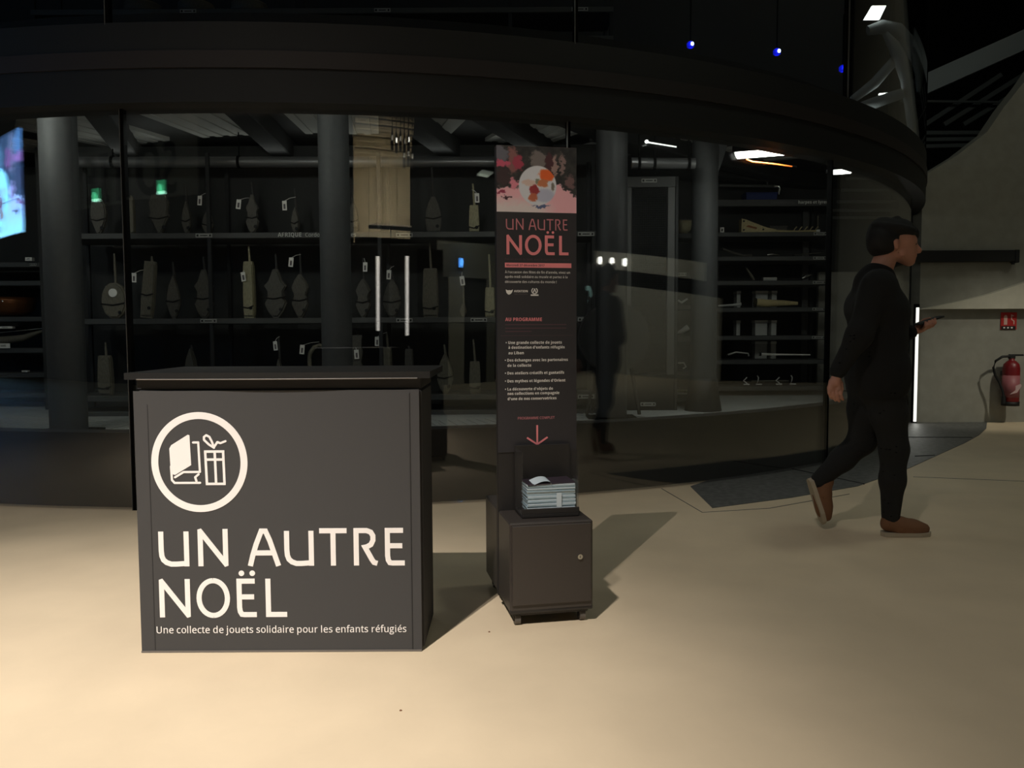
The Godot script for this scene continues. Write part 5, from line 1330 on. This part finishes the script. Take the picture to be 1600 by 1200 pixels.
func shoe(parent: Node3D, at: Vector3, rot: Vector3) -> void:
	# heel at the origin, toe along +x, sole on y = 0
	var st := newst()
	nets(st, chain([Vector3(0.035, 0.062, 0), Vector3(0.10, 0.058, 0), Vector3(0.17, 0.046, 0), Vector3(0.235, 0.038, 0)], [0.038, 0.042, 0.038, 0.027]) + [[Vector3(0.05, 0.085, 0), Vector3(0.045, 0.10, 0), 0.036, 0.036], [Vector3(0.10, 0.04, 0), Vector3(0.2, 0.03, 0), 0.036, 0.036]], 0.008, 0.03)
	var s := obj("shoe", done(st), M.suede, parent, at, rot)
	var o := PackedVector2Array([Vector2(-0.004, 0.0), Vector2(0.01, 0.032), Vector2(0.06, 0.04), Vector2(0.13, 0.042), Vector2(0.2, 0.048), Vector2(0.25, 0.035), Vector2(0.272, 0.0), Vector2(0.25, -0.035), Vector2(0.2, -0.048), Vector2(0.13, -0.042), Vector2(0.06, -0.04), Vector2(0.01, -0.032)])
	obj("sole", plate(o, 0.0, 0.022), M.sole, s, Vector3.ZERO, Vector3(-90, 0, 0))
	for k in 3:
		obj("lace", tube([Vector3(0.115 + 0.022 * k, 0.088 - 0.007 * k, -0.022), Vector3(0.11 + 0.022 * k, 0.103 - 0.009 * k, 0), Vector3(0.115 + 0.022 * k, 0.088 - 0.007 * k, 0.022)], [0.004], 6), M.sole, s)

func finger(root: Vector3, mid: Vector3, bend: Vector3, tip: Vector3, r: float) -> Array:
	return chain([root, mid, bend, tip], [r, r * 0.98, r * 0.9, r * 0.78])

func person() -> void:
	var t := thing("person", "person in a black sweater and dark trousers walking while looking down at a phone", "person", V(2.05, 0, 4.52))
	var P := func(x: float, y: float, d: float) -> Vector3: return V(x - 2.05, y, d - 4.52)
	var neck_low: Vector3 = P.call(1.985, 1.40, 4.52)
	var sh_n: Vector3 = P.call(1.915, 1.345, 4.36)
	var el_n: Vector3 = P.call(1.80, 1.09, 4.30)
	var wr_n: Vector3 = P.call(1.705, 0.905, 4.33)
	var sh_f: Vector3 = P.call(2.03, 1.335, 4.67)
	var el_f: Vector3 = P.call(2.09, 1.065, 4.70)
	var wr_f: Vector3 = P.call(2.195, 1.105, 4.56)
	var hip_n: Vector3 = P.call(2.0, 0.86, 4.45)
	var kn_n: Vector3 = P.call(2.06, 0.475, 4.44)
	var an_n: Vector3 = P.call(2.055, 0.10, 4.45)
	var hip_f: Vector3 = P.call(1.98, 0.86, 4.59)
	var kn_f: Vector3 = P.call(1.955, 0.50, 4.60)
	var an_f: Vector3 = P.call(1.715, 0.275, 4.60)
	# body: one skin surface, hidden under the clothes but for head and hands
	var st := newst()
	var core := []
	core += chain([neck_low, P.call(1.965, 1.25, 4.52), P.call(1.98, 1.05, 4.52), P.call(1.99, 0.90, 4.52)], [0.06, 0.11, 0.1, 0.1])
	core += chain([sh_n, el_n, wr_n], [0.04, 0.033, 0.027]) + chain([sh_f, el_f, wr_f], [0.04, 0.033, 0.027])
	core += chain([sh_n, P.call(1.97, 1.36, 4.52), sh_f], [0.045, 0.07, 0.045])
	core += chain([hip_n, kn_n, an_n], [0.07, 0.045, 0.032]) + chain([hip_f, kn_f, an_f], [0.07, 0.045, 0.032])
	nets(st, core, 0.022, 0.04)
	var head := [
		[P.call(2.045, 1.600, 4.52), P.call(2.095, 1.605, 4.52), 0.086, 0.080],
		[P.call(2.115, 1.585, 4.52), P.call(2.125, 1.545, 4.52), 0.062, 0.056],
		[P.call(2.12, 1.545, 4.52), P.call(2.155, 1.492, 4.52), 0.050, 0.030],
		[P.call(2.09, 1.525, 4.47), P.call(2.145, 1.497, 4.505), 0.026, 0.022],
		[P.call(2.09, 1.525, 4.57), P.call(2.145, 1.497, 4.535), 0.026, 0.022],
		[P.call(2.175, 1.592, 4.52), P.call(2.206, 1.546, 4.52), 0.010, 0.016],
		[P.call(2.165, 1.600, 4.50), P.call(2.165, 1.600, 4.54), 0.016, 0.016],
		[P.call(2.172, 1.520, 4.508), P.call(2.172, 1.520, 4.532), 0.013, 0.013],
		[P.call(2.03, 1.52, 4.52), neck_low, 0.058, 0.062],
		[P.call(2.045, 1.555, 4.432), P.call(2.035, 1.585, 4.428), 0.012, 0.017],
		[P.call(2.045, 1.555, 4.608), P.call(2.035, 1.585, 4.612), 0.012, 0.017],
	]
	nets(st, head, 0.0075, 0.022)
	# hand swinging behind, loosely curled
	var hn := [[wr_n, P.call(1.690, 0.845, 4.33), 0.024, 0.026], [P.call(1.675, 0.85, 4.33), P.call(1.668, 0.815, 4.33), 0.017, 0.015], [P.call(1.705, 0.85, 4.33), P.call(1.708, 0.815, 4.33), 0.017, 0.015]]
	for k in 4:
		var x := 1.659 + 0.0195 * k
		var l: float = [0.055, 0.066, 0.07, 0.062][k]
		hn += finger(P.call(x, 0.818, 4.33), P.call(x + 0.003, 0.818 - l * 0.5, 4.328), P.call(x + 0.012, 0.818 - l * 0.85, 4.334), P.call(x + 0.024, 0.818 - l * 1.05, 4.346), 0.0088)
	hn += finger(P.call(1.712, 0.868, 4.335), P.call(1.730, 0.838, 4.345), P.call(1.736, 0.812, 4.35), P.call(1.735, 0.79, 4.352), 0.0098)
	nets(st, hn, 0.0045, 0.005)
	# hand under the phone, fingers closed round its near edge
	var hf := [[wr_f, P.call(2.245, 1.128, 4.55), 0.024, 0.024], [P.call(2.235, 1.125, 4.55), P.call(2.285, 1.142, 4.545), 0.02, 0.018]]
	for k in 4:
		var x := 2.236 + 0.0175 * k
		var y := 1.126 + 0.006 * k
		var e: float = [0.0, 0.004, 0.003, -0.004][k]
		hf += finger(P.call(x, y, 4.545), P.call(x, y - 0.004, 4.515 - e), P.call(x, y + 0.012, 4.487 - e), P.call(x, y + 0.033, 4.489 - e), 0.0088)
	hf += finger(P.call(2.222, 1.128, 4.57), P.call(2.245, 1.150, 4.582), P.call(2.272, 1.172, 4.572), P.call(2.292, 1.181, 4.553), 0.0098)
	nets(st, hf, 0.005, 0.008)
	obj("body", done(st), M.skin, t)
	for s: float in [4.492, 4.548]:
		obj("eye", lathe([Vector2(0, -0.009), Vector2(0.007, -0.006), Vector2(0.009, 0), Vector2(0.007, 0.006), Vector2(0, 0.009)], 10), M.black, t, P.call(2.171, 1.580, s))
	# hair: short and thick
	var hs := newst()
	var hb := [[P.call(2.015, 1.625, 4.52), P.call(2.10, 1.642, 4.52), 0.090, 0.076], [P.call(1.995, 1.575, 4.52), P.call(2.02, 1.62, 4.52), 0.066, 0.085], [P.call(2.10, 1.655, 4.51), P.call(2.165, 1.640, 4.52), 0.052, 0.036], [P.call(2.16, 1.645, 4.50), P.call(2.188, 1.622, 4.52), 0.026, 0.016], [P.call(2.0, 1.60, 4.50), P.call(2.02, 1.65, 4.54), 0.085, 0.08], [P.call(2.03, 1.60, 4.445), P.call(2.04, 1.565, 4.44), 0.03, 0.016], [P.call(2.03, 1.60, 4.595), P.call(2.04, 1.565, 4.60), 0.03, 0.016]]
	for k in 44:
		var a := k * 2.4
		var e := 0.05 + 1.25 * fmod(k * 0.618, 1.0)
		var q: Vector3 = P.call(2.05 + 0.104 * cos(a) * cos(e), 1.628 + 0.084 * sin(e), 4.52 + 0.090 * sin(a) * cos(e))
		hb.append([q, q + Vector3(0.004, 0.004, 0.004), 0.023, 0.019])
	nets(hs, hb, 0.007, 0.008)
	obj("hair", done(hs), M.hair, t)
	# sweater
	var sw := newst()
	var sb := []
	sb += chain([P.call(1.985, 1.405, 4.52), P.call(1.975, 1.37, 4.52)], [0.075, 0.09])
	sb += chain([P.call(1.945, 1.35, 4.39), P.call(1.97, 1.365, 4.52), P.call(2.01, 1.345, 4.64)], [0.085, 0.095, 0.085])
	sb += chain([P.call(1.955, 1.24, 4.43), P.call(1.985, 1.24, 4.61)], [0.135, 0.135])
	sb += chain([P.call(2.0, 1.20, 4.45), P.call(2.02, 1.20, 4.59)], [0.125, 0.125])
	sb += chain([P.call(1.975, 1.07, 4.44), P.call(1.995, 1.07, 4.60)], [0.135, 0.135])
	sb += chain([P.call(1.985, 0.93, 4.44), P.call(1.995, 0.93, 4.60)], [0.14, 0.14])
	sb += chain([P.call(1.99, 0.845, 4.44), P.call(2.0, 0.845, 4.60)], [0.138, 0.138])
	sb += chain([sh_n, el_n, wr_n], [0.078, 0.062, 0.043]) + chain([sh_f, el_f, wr_f + P.call(2.04, 0, 4.52)], [0.074, 0.062, 0.042])
	nets(sw, sb, 0.014, 0.045)
	obj("sweater", done(sw), M.sweater, t)
	# trousers
	var tr := newst()
	var tb := chain([P.call(1.99, 0.84, 4.45), P.call(1.99, 0.84, 4.59)], [0.13, 0.13])
	tb += chain([hip_n + Vector3(0, -0.08, 0), hip_n.lerp(kn_n, 0.5), kn_n, kn_n.lerp(an_n, 0.45), an_n], [0.105, 0.092, 0.072, 0.064, 0.047])
	tb += chain([hip_f + Vector3(0, -0.08, 0), hip_f.lerp(kn_f, 0.5), kn_f, kn_f.lerp(an_f, 0.45), an_f], [0.105, 0.092, 0.072, 0.064, 0.047])
	nets(tr, tb, 0.014, 0.035)
	obj("trousers", done(tr), M.trousers, t)
	shoe(t, P.call(2.005, 0.001, 4.45), Vector3(0, 0, 0))
	shoe(t, P.call(1.655, 0.285, 4.60), Vector3(0, 0, -72))
	var ph := thing("phone", "small dark phone held in front of the walking person", "phone", V(2.272, 1.168, 4.525))
	ph.rotation_degrees = Vector3(0, 0, 18)
	obj("case", box(Vector3(0.142, 0.009, 0.07), 0.003), M.black, ph)
	obj("screen", box(Vector3(0.128, 0.001, 0.062), 0.0, Vector3(0, 0.005, 0)), M.worktop, ph)

# ------------------------------------------------------------------ things on the right wall
func wall_things() -> void:
	for q: Array in [["tiny dark speck of dirt on the bright floor below the counter", V(-0.335, 0.0, 2.39), 0.0045], ["tiny dark speck of dirt on the floor left of the rolling cabinet", V(-0.09, 0.0, 3.03), 0.004]]:
		var sp := thing("floor_speck", q[0], "speck", q[1])
		obj("speck", lathe([Vector2(q[2], 0.0005), Vector2(q[2] * 0.7, 0.003), Vector2(0.0, 0.004)], 7), M.suede, sp)
	var wl := thing("added_wall_spotlight", "black unseen spotlight added to brighten the grey wall by the extinguisher", "spotlight", V(7.6, 6.2, 4.6))  # added spotlight out of view, brightens the lower grey wall
	obj("housing", lathe([Vector2(0.0, 0.05), Vector2(0.05, 0.05), Vector2(0.06, 0.32), Vector2(0.0, 0.33)], 16), M.black, wl)
	obj("lens", lathe([Vector2(0.0, 0.045), Vector2(0.045, 0.045), Vector2(0.045, 0.05), Vector2(0.0, 0.05)], 16), glow(Color(1, 0.98, 0.92), 3.0), wl)
	obj("bracket", tube([Vector3(0, 0.3, 0), Vector3(0, 3.45, 0)], [0.012], 8), M.black, wl)
	lamp_spot(wl, V(7.6, 6.2, 4.6), V(5.6, 0.35, 9.93), Color(1, 0.98, 0.9), 17.0, 9.0, 0.2)
	var e := thing("fire_extinguisher", "red fire extinguisher with a black hose on the right wall", "extinguisher", V(5.895, 0.215, 9.77))
	obj("cylinder", lathe([Vector2(0.0, 0.0), Vector2(0.075, 0.0), Vector2(0.092, 0.02), Vector2(0.092, 0.44), Vector2(0.082, 0.49), Vector2(0.05, 0.525), Vector2(0.032, 0.535), Vector2(0.03, 0.56)], 28), M.red, e)
	obj("label", lathe([Vector2(0.0925, 0.1), Vector2(0.0932, 0.1), Vector2(0.0932, 0.36), Vector2(0.0925, 0.36)], 28), mat(Color(0.62, 0.36, 0.38), 0.5), e)
	obj("label_swoosh", plate(PackedVector2Array([Vector2(-0.06, 0.14), Vector2(0.02, 0.16), Vector2(0.07, 0.24), Vector2(0.06, 0.26), Vector2(0.0, 0.24), Vector2(0.0, 0.19)]), 0.085, 0.094), mat(Color(0.78, 0.66, 0.66), 0.5), e)
	obj("foot_ring", lathe([Vector2(0.09, 0.0), Vector2(0.096, 0.0), Vector2(0.096, 0.05), Vector2(0.09, 0.05)], 28), M.black, e)
	obj("valve", box(Vector3(0.07, 0.05, 0.05), 0.008, Vector3(0, 0.575, 0)), M.black, e)
	obj("lever", box(Vector3(0.17, 0.022, 0.03), 0.006, Vector3(0.05, 0.597, 0)), M.black, e)
	obj("hose", tube([Vector3(-0.03, 0.585, 0.01), Vector3(-0.12, 0.58, 0.015), Vector3(-0.20, 0.53, 0.02), Vector3(-0.225, 0.45, 0.02), Vector3(-0.20, 0.36, 0.02), Vector3(-0.15, 0.27, 0.03), Vector3(-0.12, 0.18, 0.04), Vector3(-0.11, 0.10, 0.05)], [0.014], 10), M.black, e)
	obj("nozzle", tube([Vector3(-0.112, 0.12, 0.05), Vector3(-0.108, 0.03, 0.05)], [0.022, 0.028], 12), M.black, e)
	obj("bracket", box(Vector3(0.1, 0.05, 0.05), 0.004, Vector3(0, 0.38, -0.115)), M.rack, e)
	var s := thing("extinguisher_sign", "red square extinguisher sign on the right wall above the extinguisher", "sign", V(5.936, 1.215, 9.922))
	obj("panel", box(Vector3(0.19, 0.205, 0.008), 0.002), M.sign_red, s)
	var pic := newst()
	add_plate(pic, PackedVector2Array([Vector2(-0.06, -0.045), Vector2(-0.02, -0.045), Vector2(-0.02, 0.05), Vector2(-0.03, 0.07), Vector2(-0.05, 0.07), Vector2(-0.06, 0.05)]), 0.004, 0.006)
	add_strokes(pic, [PackedVector2Array([Vector2(0.055, 0.06), Vector2(0.03, 0.07), Vector2(0.03, 0.02), Vector2(0.06, 0.0), Vector2(0.06, -0.04)])], 0.012, 0.004, 0.006)
	obj("pictogram", done(pic), mat(Color(0.85, 0.70, 0.66), 0.7), s)
	var strip := obj("caption_strip", box(Vector3(0.17, 0.04, 0.003), 0.0), M.black, s, Vector3(-0.005, -0.08, 0.005))
	for k in 3:
		obj("caption_mark", box(Vector3(0.022, 0.016, 0.002), 0.0), M.poster_white, strip, Vector3(-0.05 + 0.045 * k, 0, 0.002))
	var r := thing("black_rail", "long black boxed rail on the grey wall beside the person's head", "rail", V(5.33, 1.978, 9.85))
	obj("rail", box(Vector3(1.24, 0.135, 0.1), 0.008), M.black, r)
	obj("end_cap", box(Vector3(0.05, 0.15, 0.12), 0.006), M.rubber, r, Vector3(0.61, -0.005, 0))
	obj("foot_bolt", tube([Vector3(0.58, -0.07, 0.02), Vector3(0.58, -0.1, 0.02)], [0.018], 10), M.rubber, r)
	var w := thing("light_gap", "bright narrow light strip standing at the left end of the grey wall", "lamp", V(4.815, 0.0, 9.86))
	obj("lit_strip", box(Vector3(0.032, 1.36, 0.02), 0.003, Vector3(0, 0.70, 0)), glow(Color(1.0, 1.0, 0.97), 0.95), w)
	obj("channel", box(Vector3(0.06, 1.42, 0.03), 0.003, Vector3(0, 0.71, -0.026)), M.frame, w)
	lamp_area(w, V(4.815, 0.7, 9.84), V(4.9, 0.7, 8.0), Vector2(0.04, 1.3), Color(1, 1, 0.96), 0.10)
